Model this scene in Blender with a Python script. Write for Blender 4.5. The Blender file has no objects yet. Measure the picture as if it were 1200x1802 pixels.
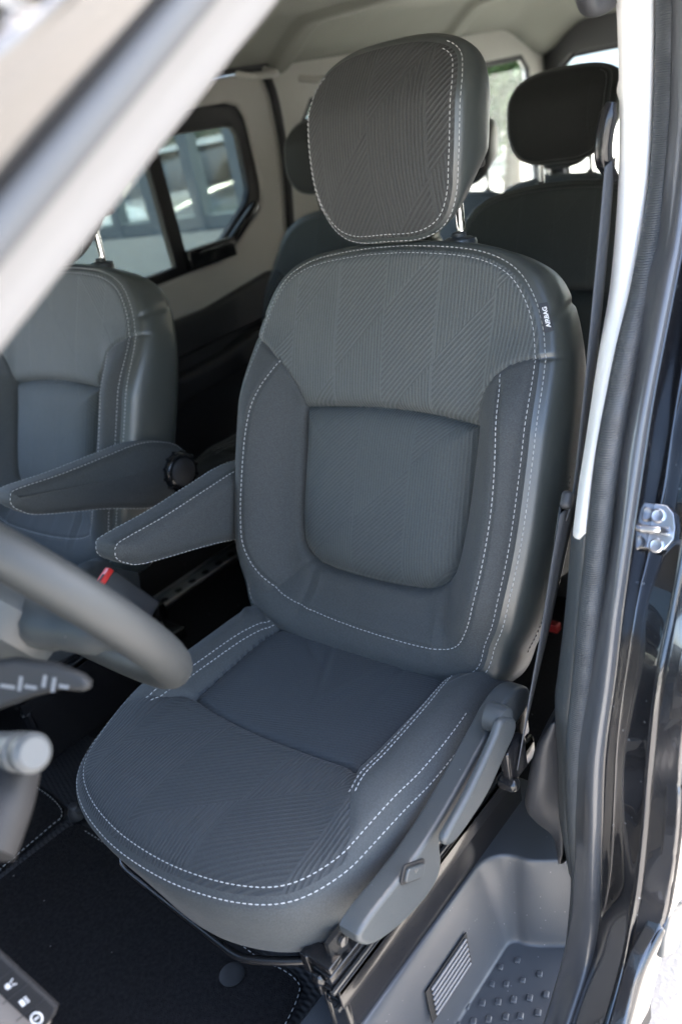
import bpy, bmesh, math, random
import numpy as np
from mathutils import Vector, Matrix
random.seed(7); np.random.seed(7)
SC = bpy.context.scene
COL = SC.collection
# ------------------------------------------------------------------ camera
CAM = np.array([0.7946, -0.8070, 1.6657])
AZ, PI_, RO, FPX = 0.77117, 0.44597, -0.20934, 1494.17
def _axes():
    f = np.array([-math.sin(AZ)*math.cos(PI_), math.cos(AZ)*math.cos(PI_), -math.sin(PI_)])
    r0 = np.array([math.cos(AZ), math.sin(AZ), 0]); u0 = np.cross(r0, f)
    return math.cos(RO)*r0+math.sin(RO)*u0, -math.sin(RO)*r0+math.cos(RO)*u0, f
CR, CU, CF = _axes()
cd = bpy.data.cameras.new('camera'); cam = bpy.data.objects.new('camera', cd); COL.objects.link(cam)
cd.sensor_fit = 'VERTICAL'; cd.sensor_height = 36; cd.sensor_width = 24
cd.lens = FPX/1802*36; cd.clip_start = 0.02; cd.clip_end = 1000
cam.matrix_world = Matrix(((CR[0], CU[0], -CF[0], CAM[0]), (CR[1], CU[1], -CF[1], CAM[1]), (CR[2], CU[2], -CF[2], CAM[2]), (0, 0, 0, 1)))
cd.dof.use_dof = True; cd.dof.focus_distance = 1.17; cd.dof.aperture_fstop = 3.3
SC.camera = cam
# ------------------------------------------------------------------ world, sun, exposure
SUN_EL, SUN_AZ = math.radians(52), math.radians(7)      # azimuth from +Y towards +X
w = bpy.data.worlds.new('World'); SC.world = w; w.use_nodes = True
nt = w.node_tree; nt.nodes.clear()
sky = nt.nodes.new('ShaderNodeTexSky'); sky.sky_type = 'NISHITA'; sky.sun_disc = False
sky.sun_elevation = SUN_EL; sky.sun_rotation = SUN_AZ; sky.air_density = 1.0; sky.dust_density = 3.5; sky.ozone_density = .6
bg = nt.nodes.new('ShaderNodeBackground'); bg.inputs[1].default_value = 0.15
wo = nt.nodes.new('ShaderNodeOutputWorld'); nt.links.new(sky.outputs[0], bg.inputs[0]); nt.links.new(bg.outputs[0], wo.inputs[0])
sl = bpy.data.lights.new('sun', 'SUN'); sl.energy = 3.2; sl.angle = math.radians(.5); sl.color = (1, .95, .88)
so = bpy.data.objects.new('sun', sl); COL.objects.link(so)
sd = Vector((math.sin(SUN_AZ)*math.cos(SUN_EL), math.cos(SUN_AZ)*math.cos(SUN_EL), math.sin(SUN_EL)))
so.rotation_euler = sd.to_track_quat('Z', 'Y').to_euler(); so.location = (0, 0, 10)
SC.view_settings.view_transform = 'Standard'; SC.view_settings.look = 'None'; SC.view_settings.gamma = 1
SC.view_settings.use_curve_mapping = False
SC.view_settings.exposure = 3.6
SC.cycles.max_bounces = 10; SC.cycles.diffuse_bounces = 5; SC.cycles.transparent_max_bounces = 12
# ------------------------------------------------------------------ geometry of the place read off the view: rays meeting real planes
def ray(x, y): return CF+CR*(x-600)/FPX-CU*(y-901)/FPX
def atX(x, y, k): d = ray(x, y); return CAM+d*(k-CAM[0])/d[0]
def atY(x, y, k): d = ray(x, y); return CAM+d*(k-CAM[1])/d[1]
def atZ(x, y, k): d = ray(x, y); return CAM+d*(k-CAM[2])/d[2]
def atD(x, y, k): return CAM+ray(x, y)*k
# ------------------------------------------------------------------ materials
MATS = {}
def newmat(name):
    m = bpy.data.materials.new(name); m.use_nodes = True
    return m, m.node_tree, m.node_tree.nodes['Principled BSDF']
def val(nt, op, a, b=None, c=None):
    n = nt.nodes.new('ShaderNodeMath'); n.operation = op
    for i, v in enumerate((a, b, c)):
        if v is None: continue
        if isinstance(v, (int, float)): n.inputs[i].default_value = v
        else: nt.links.new(v, n.inputs[i])
    return n.outputs[0]
def noise(nt, scale, detail=3, coord='Object', rough=.5):
    tc = nt.nodes.new('ShaderNodeTexCoord'); n = nt.nodes.new('ShaderNodeTexNoise')
    n.inputs['Scale'].default_value = scale; n.inputs['Detail'].default_value = detail; n.inputs['Roughness'].default_value = rough
    nt.links.new(tc.outputs[coord], n.inputs['Vector']); return n.outputs['Fac']
def mixcol(nt, fac, a, b):
    n = nt.nodes.new('ShaderNodeMix'); n.data_type = 'RGBA'
    if isinstance(fac, (int, float)): n.inputs[0].default_value = fac
    else: nt.links.new(fac, n.inputs[0])
    for i, c in ((6, a), (7, b)):
        if isinstance(c, tuple): n.inputs[i].default_value = (*c, 1) if len(c) == 3 else c
        else: nt.links.new(c, n.inputs[i])
    return n.outputs[2]
def bump(nt, bs, h, dist, strength=1.0, prev=None):
    b = nt.nodes.new('ShaderNodeBump'); b.inputs['Distance'].default_value = dist; b.inputs['Strength'].default_value = strength
    nt.links.new(h, b.inputs['Height'])
    if prev is not None: nt.links.new(prev, b.inputs['Normal'])
    nt.links.new(b.outputs[0], bs.inputs['Normal']); return b.outputs[0]
def mat(name, col, rough=.5, metal=0, bs=0, bd=.0005, var=.12, spec=.5, coat=0, vs=9, rvar=.0, sheen=0):
    if name in MATS: return MATS[name]
    m, nt, b = newmat(name)
    b.inputs['Roughness'].default_value = rough; b.inputs['Metallic'].default_value = metal
    b.inputs['Specular IOR Level'].default_value = spec; b.inputs['Coat Weight'].default_value = coat; b.inputs['Coat Roughness'].default_value = .03
    b.inputs['Sheen Weight'].default_value = sheen
    f = noise(nt, vs, 4)
    c2 = tuple(max(0, c*(1-var*2)) for c in col); c1 = tuple(min(1, c*(1+var*1.0)) for c in col)
    nt.links.new(mixcol(nt, f, c2, c1), b.inputs['Base Color'])
    if rvar:
        r = val(nt, 'MULTIPLY_ADD', noise(nt, vs*3, 5), rvar, rough-rvar/2); nt.links.new(r, b.inputs['Roughness'])
    if bs: bump(nt, b, noise(nt, bs, 2), bd)
    MATS[name] = m; return m
def sawline(nt, x, width, soft):     # 1 on a thin line at integer x, 0 between
    fr = val(nt, 'FRACT', x); d = val(nt, 'ABSOLUTE', val(nt, 'SUBTRACT', fr, .5))
    return val(nt, 'SMOOTHSTEP', d, .5-width-soft, .5-width) if False else val(nt, 'SMOOTH_MIN', 1.0, val(nt, 'MAXIMUM', 0.0, val(nt, 'DIVIDE', val(nt, 'SUBTRACT', d, .5-width-soft), soft)), .05)
def fabric(name, col, ribs=False, strength=1.0, pitch=.0056, P=.092, Q=.17, slope=1.05, line=.25, phase=(0, 0), sheen=.07):
    m, nt, b = newmat(name)
    b.inputs['Roughness'].default_value = .72; b.inputs['Specular IOR Level'].default_value = .28
    b.inputs['Sheen Weight'].default_value = sheen; b.inputs['Sheen Roughness'].default_value = .45
    uv = nt.nodes.new('ShaderNodeUVMap'); sep = nt.nodes.new('ShaderNodeSeparateXYZ'); nt.links.new(uv.outputs[0], sep.inputs[0])
    nz = noise(nt, 14, 4)
    base = mixcol(nt, nz, tuple(c*.88 for c in col), tuple(c*1.12 for c in col))
    tc = nt.nodes.new('ShaderNodeTexCoord')
    # woven speckle
    w1 = noise(nt, 900, 1)
    base = mixcol(nt, w1, base, tuple(min(1, c*1.45) for c in col)) if False else base
    U = val(nt, 'ADD', sep.outputs[0], phase[0]); V = val(nt, 'ADD', sep.outputs[1], phase[1])
    # weave: twill lines about 1.2 mm
    tw = val(nt, 'SINE', val(nt, 'MULTIPLY', val(nt, 'ADD', U, V), 5200)); tw2 = val(nt, 'SINE', val(nt, 'MULTIPLY', val(nt, 'SUBTRACT', U, V), 4100))
    weave = val(nt, 'MULTIPLY', tw, tw2)
    sp = noise(nt, 480, 2, rough=.6)
    wv = val(nt, 'MULTIPLY_ADD', weave, .2, val(nt, 'MULTIPLY_ADD', sp, 1.9, -.45))
    col2 = mixcol(nt, val(nt, 'MULTIPLY_ADD', wv, .9, -.05), tuple(c*.62 for c in col), tuple(c*1.40 for c in col))
    base = mixcol(nt, .8, base, col2)
    prev = bump(nt, b, noise(nt, 26, 3), .0022, .5)
    prev = bump(nt, b, wv, .00025, .6, prev)
    if ribs:
        sk = val(nt, 'SUBTRACT', V, val(nt, 'MULTIPLY', U, slope))
        a = val(nt, 'FLOOR', val(nt, 'DIVIDE', U, P)); q = val(nt, 'FLOOR', val(nt, 'DIVIDE', sk, Q))
        par = val(nt, 'FLOORED_MODULO', val(nt, 'ADD', a, q), 2.0); par = val(nt, 'GREATER_THAN', par, .5)
        lv = sawline(nt, val(nt, 'DIVIDE', U, pitch), .10, .22)
        ld = sawline(nt, val(nt, 'DIVIDE', sk, pitch*math.sqrt(1+slope*slope)*1.12), .10, .22)
        ln = val(nt, 'ADD', val(nt, 'MULTIPLY', lv, par), val(nt, 'MULTIPLY', ld, val(nt, 'SUBTRACT', 1.0, par)))
        el = val(nt, 'MULTIPLY', sawline(nt, val(nt, 'DIVIDE', U, P), .010, .010), .7)
        ln = val(nt, 'MAXIMUM', ln, el)
        base = mixcol(nt, val(nt, 'MULTIPLY', ln, line), base, tuple(min(1, c*2.0) for c in col))
        bump(nt, b, val(nt, 'SUBTRACT', 1.0, ln), .0011*strength, 1.0, prev)
    nt.links.new(base, b.inputs['Base Color'])
    MATS[name] = m; return m
FAB = (.058, .065, .065)
M_rib = fabric('ribbed_fabric', FAB, True, .55, line=.50)
M_ribh = fabric('headrest_fabric', (.033, .035, .035), True, .55, line=.42)  # same ribbed cloth as the seat, darkened: roof shade put into its colour
M_rib2 = fabric('fine_ribbed_fabric', (.045, .053, .055), True, .45, pitch=.0048, P=.10, Q=.21, slope=.9, line=.30, phase=(.03, .02))
M_cen = fabric('fine_seat_fabric', (.026, .031, .036), True, .25, pitch=.0042, P=.5, Q=.9, slope=.3, line=.12, phase=(.2, .4))
M_fab = fabric('plain_fabric', (.044, .049, .051), sheen=.07)
M_leather = mat('dark_leatherette', (.040, .047, .046), .36, bs=900, bd=.0002, spec=.8, vs=6, var=.08)
M_thread = mat('pale_thread', (.40, .41, .41), .8, var=.1, vs=60)
M_darkthread = mat('dark_thread', (.02, .02, .022), .8, var=.05)
M_chrome = mat('chrome', (.8, .8, .8), .12, 1, var=.02)
M_plastic = mat('grained_grey_plastic', (.044, .050, .053), .42, bs=700, bd=.00025, spec=.5, var=.06)
M_plasticd = mat('dark_grained_plastic', (.030, .031, .034), .5, bs=600, bd=.00025, var=.08)
M_gloss = mat('gloss_black_plastic', (.012, .012, .013), .18, var=.05)
M_blackmetal = mat('black_painted_metal', (.012, .012, .013), .22, .2, coat=.3, var=.1, rvar=.12)
M_black = mat('matt_black', (.010, .010, .011), .6, var=.1)
M_carpet = mat('black_carpet', (.020, .0185, .019), .95, bs=600, bd=.003, var=.45, vs=160, spec=.1)
M_paint = mat('dark_metallic_paint', (.018, .019, .022), .22, .5, coat=1, var=.08, vs=40)
M_paint2 = mat('grey_flange_lip', (.060, .063, .068), .30, .0, coat=.4, var=.04)
def flecks(m, scale, thr, col, amt=.6):
    nt = m.node_tree; b = nt.nodes['Principled BSDF']; l = b.inputs['Base Color'].links[0].from_socket
    tc = nt.nodes.new('ShaderNodeTexCoord'); v = nt.nodes.new('ShaderNodeTexVoronoi'); v.inputs['Scale'].default_value = scale; nt.links.new(tc.outputs['Object'], v.inputs['Vector'])
    sx = nt.nodes.new('ShaderNodeSeparateColor'); nt.links.new(v.outputs['Color'], sx.inputs[0])
    f = val(nt, 'MULTIPLY', val(nt, 'LESS_THAN', v.outputs['Distance'], .16), val(nt, 'GREATER_THAN', sx.outputs[0], thr))
    nt.links.new(mixcol(nt, val(nt, 'MULTIPLY', f, amt), l, col), b.inputs['Base Color'])
flecks(M_paint, 120, .90, (.25, .26, .27), .5); flecks(M_carpet, 90, .965, (.2, .2, .2), .8)
M_body = mat('lightened_metallic_paint', (.075, .074, .076), .26, .75, coat=1, var=.05)  # jamb paint lightened: bright ground mirrored in the side panels put into colour
M_step = mat('step_plastic', (.060, .064, .070), .36, bs=700, bd=.0002, var=.05)
flecks(M_step, 160, .93, (.3, .3, .31), .5); flecks(M_plastic, 170, .975, (.3, .3, .3), .4)
M_rubber = mat('grey_rubber', (.050, .055, .062), .62, var=.06)
M_rubberb = mat('black_rubber', (.012, .012, .014), .5, var=.06)
M_white = mat('pale_trim', (.78, .78, .76), .55, bs=400, bd=.0002, var=.03)
M_beige = mat('beige_trim', (.47, .465, .43), .6, bs=400, bd=.0002, var=.04)
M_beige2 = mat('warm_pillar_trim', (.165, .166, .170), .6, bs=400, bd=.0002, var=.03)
M_head = mat('headliner_fabric', (.26, .265, .235), .95, bs=900, bd=.0004, var=.04)
M_steel = mat('bare_steel', (.55, .55, .56), .3, .9, var=.1, rvar=.15)
M_alu = mat('satin_aluminium', (.40, .40, .39), .35, .9, var=.12, rvar=.2)
M_red = mat('red_plastic', (.70, .03, .025), .35, var=.04)
M_web = mat('belt_webbing', (.06, .065, .072), .7, bs=1200, bd=.0004, var=.1)
# ------------------------------------------------------------------ object helpers
def link(o, parent=None):
    COL.objects.link(o)
    if parent is not None: o.parent = parent
    return o
def tag(o, label=None, cat=None, group=None, kind=None):
    for k, v in (('label', label), ('category', cat), ('group', group), ('kind', kind)):
        if v: o[k] = v
    return o
def empty(name, loc, label, cat, group=None):
    o = bpy.data.objects.new(name, None); o.empty_display_size = .1; link(o); o.location = loc
    return tag(o, label, cat, group)
def _inv(parent):
    M = Matrix.Identity(4); p = parent
    while p is not None:
        M = Matrix.LocRotScale(p.location, p.rotation_euler, p.scale) @ M; p = p.parent
    return M.inverted()
def mesh_np(name, V, F, m, parent=None, uv=None, smooth=True, local=False):
    """V in world space (or in the parent's own space when local)"""
    V = np.asarray(V, float)
    if parent is not None and not local:
        I = np.array(_inv(parent)); V = V@I[:3, :3].T+I[:3, 3]
    me = bpy.data.meshes.new(name)
    if isinstance(F, np.ndarray):
        me.vertices.add(len(V)); me.vertices.foreach_set('co', V.astype(np.float32).ravel())
        k = F.shape[1]; me.loops.add(F.size); me.loops.foreach_set('vertex_index', F.ravel().astype(np.int32))
        me.polygons.add(len(F)); me.polygons.foreach_set('loop_start', np.arange(0, F.size, k, dtype=np.int32)); me.polygons.foreach_set('loop_total', np.full(len(F), k, dtype=np.int32))
        me.update(calc_edges=True); me.validate()
    else:
        me.from_pydata([tuple(v) for v in V], [], [tuple(f) for f in F]); me.update()
    if uv is not None:
        l = me.uv_layers.new(name='UVMap'); idx = np.empty(len(me.loops), np.int32); me.loops.foreach_get('vertex_index', idx)
        l.data.foreach_set('uv', np.asarray(uv, np.float32)[idx].ravel())
    if smooth: me.polygons.foreach_set('use_smooth', np.ones(len(me.polygons), bool))
    me.materials.append(m)
    return link(bpy.data.objects.new(name, me), parent)
class MB:
    def __init__(s): s.V = []; s.F = []
    def add(s, V, F):
        n = len(s.V); s.V += [tuple(v) for v in V]; s.F += [tuple(i+n for i in f) for f in F]
    def box(s, c, size, R=None):
        c = np.array(c, float); h = np.array(size, float)/2
        P = [np.array([x, y, z])*h for x in (-1, 1) for y in (-1, 1) for z in (-1, 1)]
        if R is not None: P = [R@p for p in P]
        s.add([c+p for p in P], [(0, 1, 3, 2), (4, 6, 7, 5), (0, 4, 5, 1), (2, 3, 7, 6), (0, 2, 6, 4), (1, 5, 7, 3)])
    def tube(s, P, r, n=10, closed=False, ell=None):
        P = [np.array(p, float) for p in P]; N = len(P); rr = r if hasattr(r, '__len__') else [r]*N
        up = None; rings = []
        for i, p in enumerate(P):
            a = P[(i+1) % N] if (closed or i < N-1) else p; b = P[i-1] if (closed or i > 0) else p
            t = a-b; t /= np.linalg.norm(t)+1e-12
            if up is None: up = np.array([0, 0, 1.]) if abs(t[2]) < .9 else np.array([1., 0, 0])
            x = np.cross(up, t); x /= np.linalg.norm(x); y = np.cross(t, x); up = y
            rings.append([p+rr[i]*(math.cos(k*2*math.pi/n)*x+math.sin(k*2*math.pi/n)*y) for k in range(n)])
        V = [v for r_ in rings for v in r_]; F = []
        for i in range(N if closed else N-1):
            j = (i+1) % N
            F += [(i*n+k, i*n+(k+1) % n, j*n+(k+1) % n, j*n+k) for k in range(n)]
        if not closed: F += [tuple(range(n-1, -1, -1)), tuple((N-1)*n+k for k in range(n))]
        s.add(V, F)
    def lathe(s, c, axis, prof, n=32):
        c = np.array(c, float); a = np.array(axis, float); a /= np.linalg.norm(a)
        x = np.cross(a, [0, 0, 1.] if abs(a[2]) < .9 else [1., 0, 0]); x /= np.linalg.norm(x); y = np.cross(a, x)
        V = []; F = []
        for (r, h) in prof: V += [c+a*h+r*(math.cos(k*2*math.pi/n)*x+math.sin(k*2*math.pi/n)*y) for k in range(n)]
        for i in range(len(prof)-1): F += [(i*n+k, i*n+(k+1) % n, (i+1)*n+(k+1) % n, (i+1)*n+k) for k in range(n)]
        F += [tuple(range(n-1, -1, -1)), tuple((len(prof)-1)*n+k for k in range(n))]
        s.add(V, F)
    def build(s, name, m, parent=None, smooth=True, bevel=0, angle=40):
        o = mesh_np(name, s.V, s.F, m, parent, smooth=smooth)
        bm = bmesh.new(); bm.from_mesh(o.data); bmesh.ops.recalc_face_normals(bm, faces=bm.faces); bm.to_mesh(o.data); bm.free()
        if bevel:
            b = o.modifiers.new('bevel', 'BEVEL'); b.width = bevel; b.segments = 3; b.limit_method = 'ANGLE'; b.angle_limit = math.radians(30)
        if smooth: o.data.set_sharp_from_angle(angle=math.radians(angle)) if not bevel else None
        return o
def cr(P, n, closed=False):          # Catmull-Rom through P, n points by arc length
    P = np.asarray(P, float); K = len(P); out = []
    seg = K if closed else K-1
    for i in range(seg):
        g = (lambda j: P[j % K]) if closed else (lambda j: P[min(max(j, 0), K-1)])
        p0, p1, p2, p3 = g(i-1), g(i), g(i+1), g(i+2)
        for t in np.linspace(0, 1, 24, endpoint=False):
            out.append(.5*((2*p1)+(-p0+p2)*t+(2*p0-5*p1+4*p2-p3)*t*t+(-p0+3*p1-3*p2+p3)*t**3))
    out.append(P[0] if closed else P[-1]); out = np.array(out)
    L = np.r_[0, np.cumsum(np.linalg.norm(np.diff(out, axis=0), axis=1))]
    s = np.linspace(0, L[-1], n+1)[:-1] if closed else np.linspace(0, L[-1], n)
    return np.stack([np.interp(s, L, out[:, k]) for k in range(P.shape[1])], 1)
def loft(name, rails, m, parent, nl=60, na=4, thick=.002, smooth_across=False, uv=False):
    R = np.array([cr(r, nl) for r in rails])         # rails x nl x 3
    if smooth_across:
        G = np.array([cr(R[:, j], na*(len(rails)-1)+1) for j in range(nl)])   # nl x A x 3
    else:
        rows = []
        for i in range(len(rails)-1):
            for t in np.linspace(0, 1, na, endpoint=False): rows.append(R[i]*(1-t)+R[i+1]*t)
        rows.append(R[-1]); G = np.transpose(np.array(rows), (1, 0, 2))
    A = G.shape[1]; V = G.reshape(-1, 3)
    i, j = np.meshgrid(np.arange(nl-1), np.arange(A-1), indexing='ij'); a = i*A+j
    F = np.stack([a, a+1, a+A+1, a+A], -1).reshape(-1, 4)
    o = mesh_np(name, V, F, m, parent)
    if thick:
        s = o.modifiers.new('thickness', 'SOLIDIFY'); s.thickness = thick; s.offset = 0
    if not smooth_across: o.data.set_sharp_from_angle(angle=math.radians(50))
    return o
def plate(name, outer, frame, thick, m, parent, bevel=0.0, holes=(), centre=True, res=3):
    """flat plate cut from a 2D outline, standing in frame = (origin, ex, ey); thickness along ex x ey"""
    cu = bpy.data.curves.new(name, 'CURVE'); cu.dimensions = '2D'; cu.fill_mode = 'BOTH'
    cu.extrude = max(1e-5, thick/2-bevel); cu.bevel_depth = bevel; cu.bevel_resolution = res; cu.offset = -bevel
    for P in [outer]+list(holes):
        s = cu.splines.new('POLY'); s.points.add(len(P)-1); s.use_cyclic_u = True
        for i, p in enumerate(P): s.points[i].co = (p[0], p[1], 0, 1)
    t = bpy.data.objects.new('tmp', cu); COL.objects.link(t)
    dg = bpy.context.evaluated_depsgraph_get(); dg.update()
    me = bpy.data.meshes.new_from_object(t.evaluated_get(dg)); bpy.data.objects.remove(t); bpy.data.curves.remove(cu)
    o_, ex, ey = [Vector(q) for q in frame]; ez = ex.cross(ey)
    T = Matrix(((ex.x, ey.x, ez.x, o_.x), (ex.y, ey.y, ez.y, o_.y), (ex.z, ey.z, ez.z, o_.z), (0, 0, 0, 1)))
    me.transform((_inv(parent) if parent else Matrix.Identity(4))@T); me.name = name
    me.materials.clear(); me.materials.append(m)
    me.polygons.foreach_set('use_smooth', np.ones(len(me.polygons), bool)); me.set_sharp_from_angle(angle=math.radians(35))
    return link(bpy.data.objects.new(name, me), parent)
def text(name, s, size, frame, m, parent, depth=.0003):
    cu = bpy.data.curves.new(name, 'FONT'); cu.body = s; cu.size = size; cu.extrude = depth; cu.align_x = 'CENTER'; cu.align_y = 'CENTER'; cu.offset = .0002
    t = bpy.data.objects.new('tmp', cu); COL.objects.link(t)
    dg = bpy.context.evaluated_depsgraph_get(); dg.update()
    me = bpy.data.meshes.new_from_object(t.evaluated_get(dg)); bpy.data.objects.remove(t)
    o_, ex, ey = [Vector(q) for q in frame]; ez = ex.cross(ey)
    T = Matrix(((ex.x, ey.x, ez.x, o_.x), (ex.y, ey.y, ez.y, o_.y), (ex.z, ey.z, ez.z, o_.z), (0, 0, 0, 1)))
    me.transform((_inv(parent) if parent else Matrix.Identity(4))@T); me.materials.clear(); me.materials.append(m)
    return link(bpy.data.objects.new(name, me), parent)
def seg_dist(Q, P, closed):
    Q = np.asarray(Q); A = np.asarray(P, float); Bp = np.roll(A, -1, 0) if closed else A[1:]; A = A if closed else A[:-1]
    D = np.full(len(Q), 1e9)
    for a, b in zip(A, Bp):
        ab = b-a; t = np.clip(((Q-a)@ab)/(ab@ab+1e-15), 0, 1); d = Q-a-t[:, None]*ab
        np.minimum(D, np.hypot(d[:, 0], d[:, 1]), out=D)
    return D
def inside(Q, P):
    Q = np.asarray(Q); c = np.zeros(len(Q), bool); P = np.asarray(P)
    for (x1, y1), (x2, y2) in zip(P, np.roll(P, -1, 0)):
        cond = (y1 > Q[:, 1]) != (y2 > Q[:, 1])
        with np.errstate(divide='ignore', invalid='ignore'): xi = (x2-x1)*(Q[:, 1]-y1)/(y2-y1+1e-18)+x1
        c ^= cond & (Q[:, 0] < xi)
    return c
def sstep(x, a, b): t = np.clip((x-a)/(b-a), 0, 1); return t*t*(3-2*t)
class Pillow:
    """an upholstered body: front face with height F(u,v,d), sides along prof [(outset, w)...] and a closed back"""
    def __init__(s, outline, F, prof, frame, N=560, R=120, center=(0, 0), sidefn=None, shear=None):
        s.o, s.eu, s.ev, s.ew = [np.array(q, float) for q in frame]; s.F = F; s.prof = cr(prof, 26); s.N = N
        s.O = cr(outline, N, True); T = np.roll(s.O, -1, 0)-np.roll(s.O, 1, 0); T /= np.linalg.norm(T, axis=1)[:, None]
        area = np.sum(s.O[:, 0]*np.roll(s.O[:, 1], -1)-np.roll(s.O[:, 0], -1)*s.O[:, 1])
        s.Nrm = np.stack([T[:, 1], -T[:, 0]], 1)*(1 if area > 0 else -1)
        s.coarse = s.O[::4]
        c = np.array(center); rr = np.linspace(0.0006, 1, R)
        UV = (c+rr[:, None, None]*(s.O-c)[None]).reshape(-1, 2)
        W = s.height(UV)
        s.rim = W[-N:]; UVs = [UV]; Ws = [W]
        s.rimbase = s.rim
        for (o, wv) in s.prof[1:]:
            fade = 1-sstep(-wv, .0, .06)
            oo = np.full(N, o)
            if sidefn is not None: oo = oo+sidefn(s.O, wv)
            UVs.append(s.O+s.Nrm*oo[:, None]); Ws.append(s.rim*fade+wv)
        lastO = UVs[-1]; lw = Ws[-1]
        for k in (.85, .6, .3, .03): UVs.append(c+(lastO-c)*k); Ws.append(lw-.012*(1-k))
        s.UV = np.concatenate(UVs); s.W = np.concatenate(Ws); s.R = R; s.shear = shear
        if shear is not None: s.UV = shear(s.UV, s.W)
        nr = len(s.UV)//N
        i, j = np.meshgrid(np.arange(nr-1), np.arange(N), indexing='ij'); a = i*N+j; b = i*N+(j+1) % N
        s.faces = np.stack([a, b, b+N, a+N], -1).reshape(-1, 4) if area > 0 else np.stack([a, a+N, b+N, b], -1).reshape(-1, 4)
        s.frow = i.reshape(-1)
        s.P = s.o+s.UV[:, :1]*s.eu+s.UV[:, 1:]*s.ev+s.W[:, None]*s.ew
        s.fc = s.UV[s.faces].mean(1)
        # side uv continues outwards
        s.tex = s.UV.copy()
    def height(s, UV): UV = np.asarray(UV, float); return s.F(UV[:, 0], UV[:, 1], seg_dist(UV, s.coarse, True))
    def front(s, UV, lift=.0006): UV = np.asarray(UV, float); W = s.height(UV)+lift; return s.o+UV[:, :1]*s.eu+UV[:, 1:]*s.ev+W[:, None]*s.ew
    def rimline(s, t, idx=None, lift=.0006):   # t>0: along the side profile by arc length, t<0: inset on the front
        idx = np.arange(s.N) if idx is None else idx
        if t < 0: return s.front(s.O[idx]+s.Nrm[idx]*t, lift)
        L = np.r_[0, np.cumsum(np.linalg.norm(np.diff(s.prof, axis=0), axis=1))]; o = np.interp(t, L, s.prof[:, 0]); wv = np.interp(t, L, s.prof[:, 1])
        UV = s.O[idx]+s.Nrm[idx]*(o+lift); W = s.rim[idx]*(1-sstep(np.array([-wv]), 0, .06))+wv+lift*.7
        if s.shear is not None: UV = s.shear(UV, W)
        return s.o+UV[:, :1]*s.eu+UV[:, 1:]*s.ev+W[:, None]*s.ew
    def piece(s, name, mask, m, parent):
        f = s.faces[mask]; ids, inv = np.unique(f, return_inverse=True)
        return mesh_np(name, s.P[ids], inv.reshape(f.shape).astype(np.int32), m, parent, uv=s.tex[ids])
def stitches(mb, P, ln=.0052, gap=.0026, r=.00066, closed=False):
    P = np.asarray(P, float)
    if closed: P = np.vstack([P, P[:1]])
    L = np.r_[0, np.cumsum(np.linalg.norm(np.diff(P, axis=0), axis=1))]; q = lambda t: np.array([np.interp(t, L, P[:, k]) for k in range(3)])
    t = 0
    while t+ln < L[-1]:
        l2 = ln*random.uniform(.92, 1.08)
        a, m, b = q(t), q(t+l2/2), q(t+l2)
        mb.tube([a-.3*(m-a)*0, a+.18*(b-a), m, b-.18*(b-a), b], [r*.35, r, r*1.05, r, r*.35], 5); t += l2+gap
# ------------------------------------------------------------------ seats
REC = .4166; S_, C_ = math.sin(REC), math.cos(REC)
BZ = .90
FR_BACK = ((0, 0, BZ), (1, 0, 0), (0, S_, C_), (0, -C_, S_))
hb = [(.222, .0), (.243, .05), (.258, .095), (.270, .185), (.274, .28), (.274, .365), (.268, .433), (.257, .481), (.240, .522), (.214, .556), (.178, .577), (.130, .589), (.056, .596)]
OUT_B = [(a-.007, b) for a, b in [(-.14, -.03), (0, -.036), (.14, -.03)]+hb+[(0, .5975)]+[(-a, b) for a, b in hb[::-1]]]
LOWP = [(-.160, .355), (-.157, .29), (-.155, .228), (-.152, .165), (-.145, .130), (-.125, .108), (-.095, .098), (-.032, .094), (.032, .094), (.095, .098), (.128, .108), (.150, .130), (.160, .168), (.165, .228), (.168, .293), (.170, .350)]
CREASE = [(-.160, .355), (-.083, .361), (.006, .364), (.092, .360), (.170, .350)]
SEAM_L = [(-.268, .462), (-.236, .447), (-.208, .426), (-.182, .396), (-.166, .372), (-.160, .355)]
SEAM_R = [(.262, .447), (.236, .440), (.210, .426), (.188, .402), (.176, .375), (.170, .350)]
INNER = [(-.208, .428), (-.228, .385), (-.241, .32), (-.244, .243), (-.241, .165), (-.228, .105), (-.200, .064), (-.150, .036), (-.05, .022), (.06, .019), (.14, .022), (.185, .035), (.208, .066), (.222, .11), (.231, .17), (.236, .25), (.232, .33), (.222, .39), (.212, .425)]
lowp_c = cr(LOWP, 90); lowclosed = np.vstack([lowp_c, cr(CREASE, 40)[::-1]])
crease_c = cr(CREASE, 50); sl_c = cr(SEAM_L, 30); sr_c = cr(SEAM_R, 30); inner_c = cr(INNER, 400)
UPPERP = np.vstack([sl_c, crease_c, sr_c[::-1], [(.4, .46), (.4, .8), (-.4, .8), (-.4, .47)]])
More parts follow.
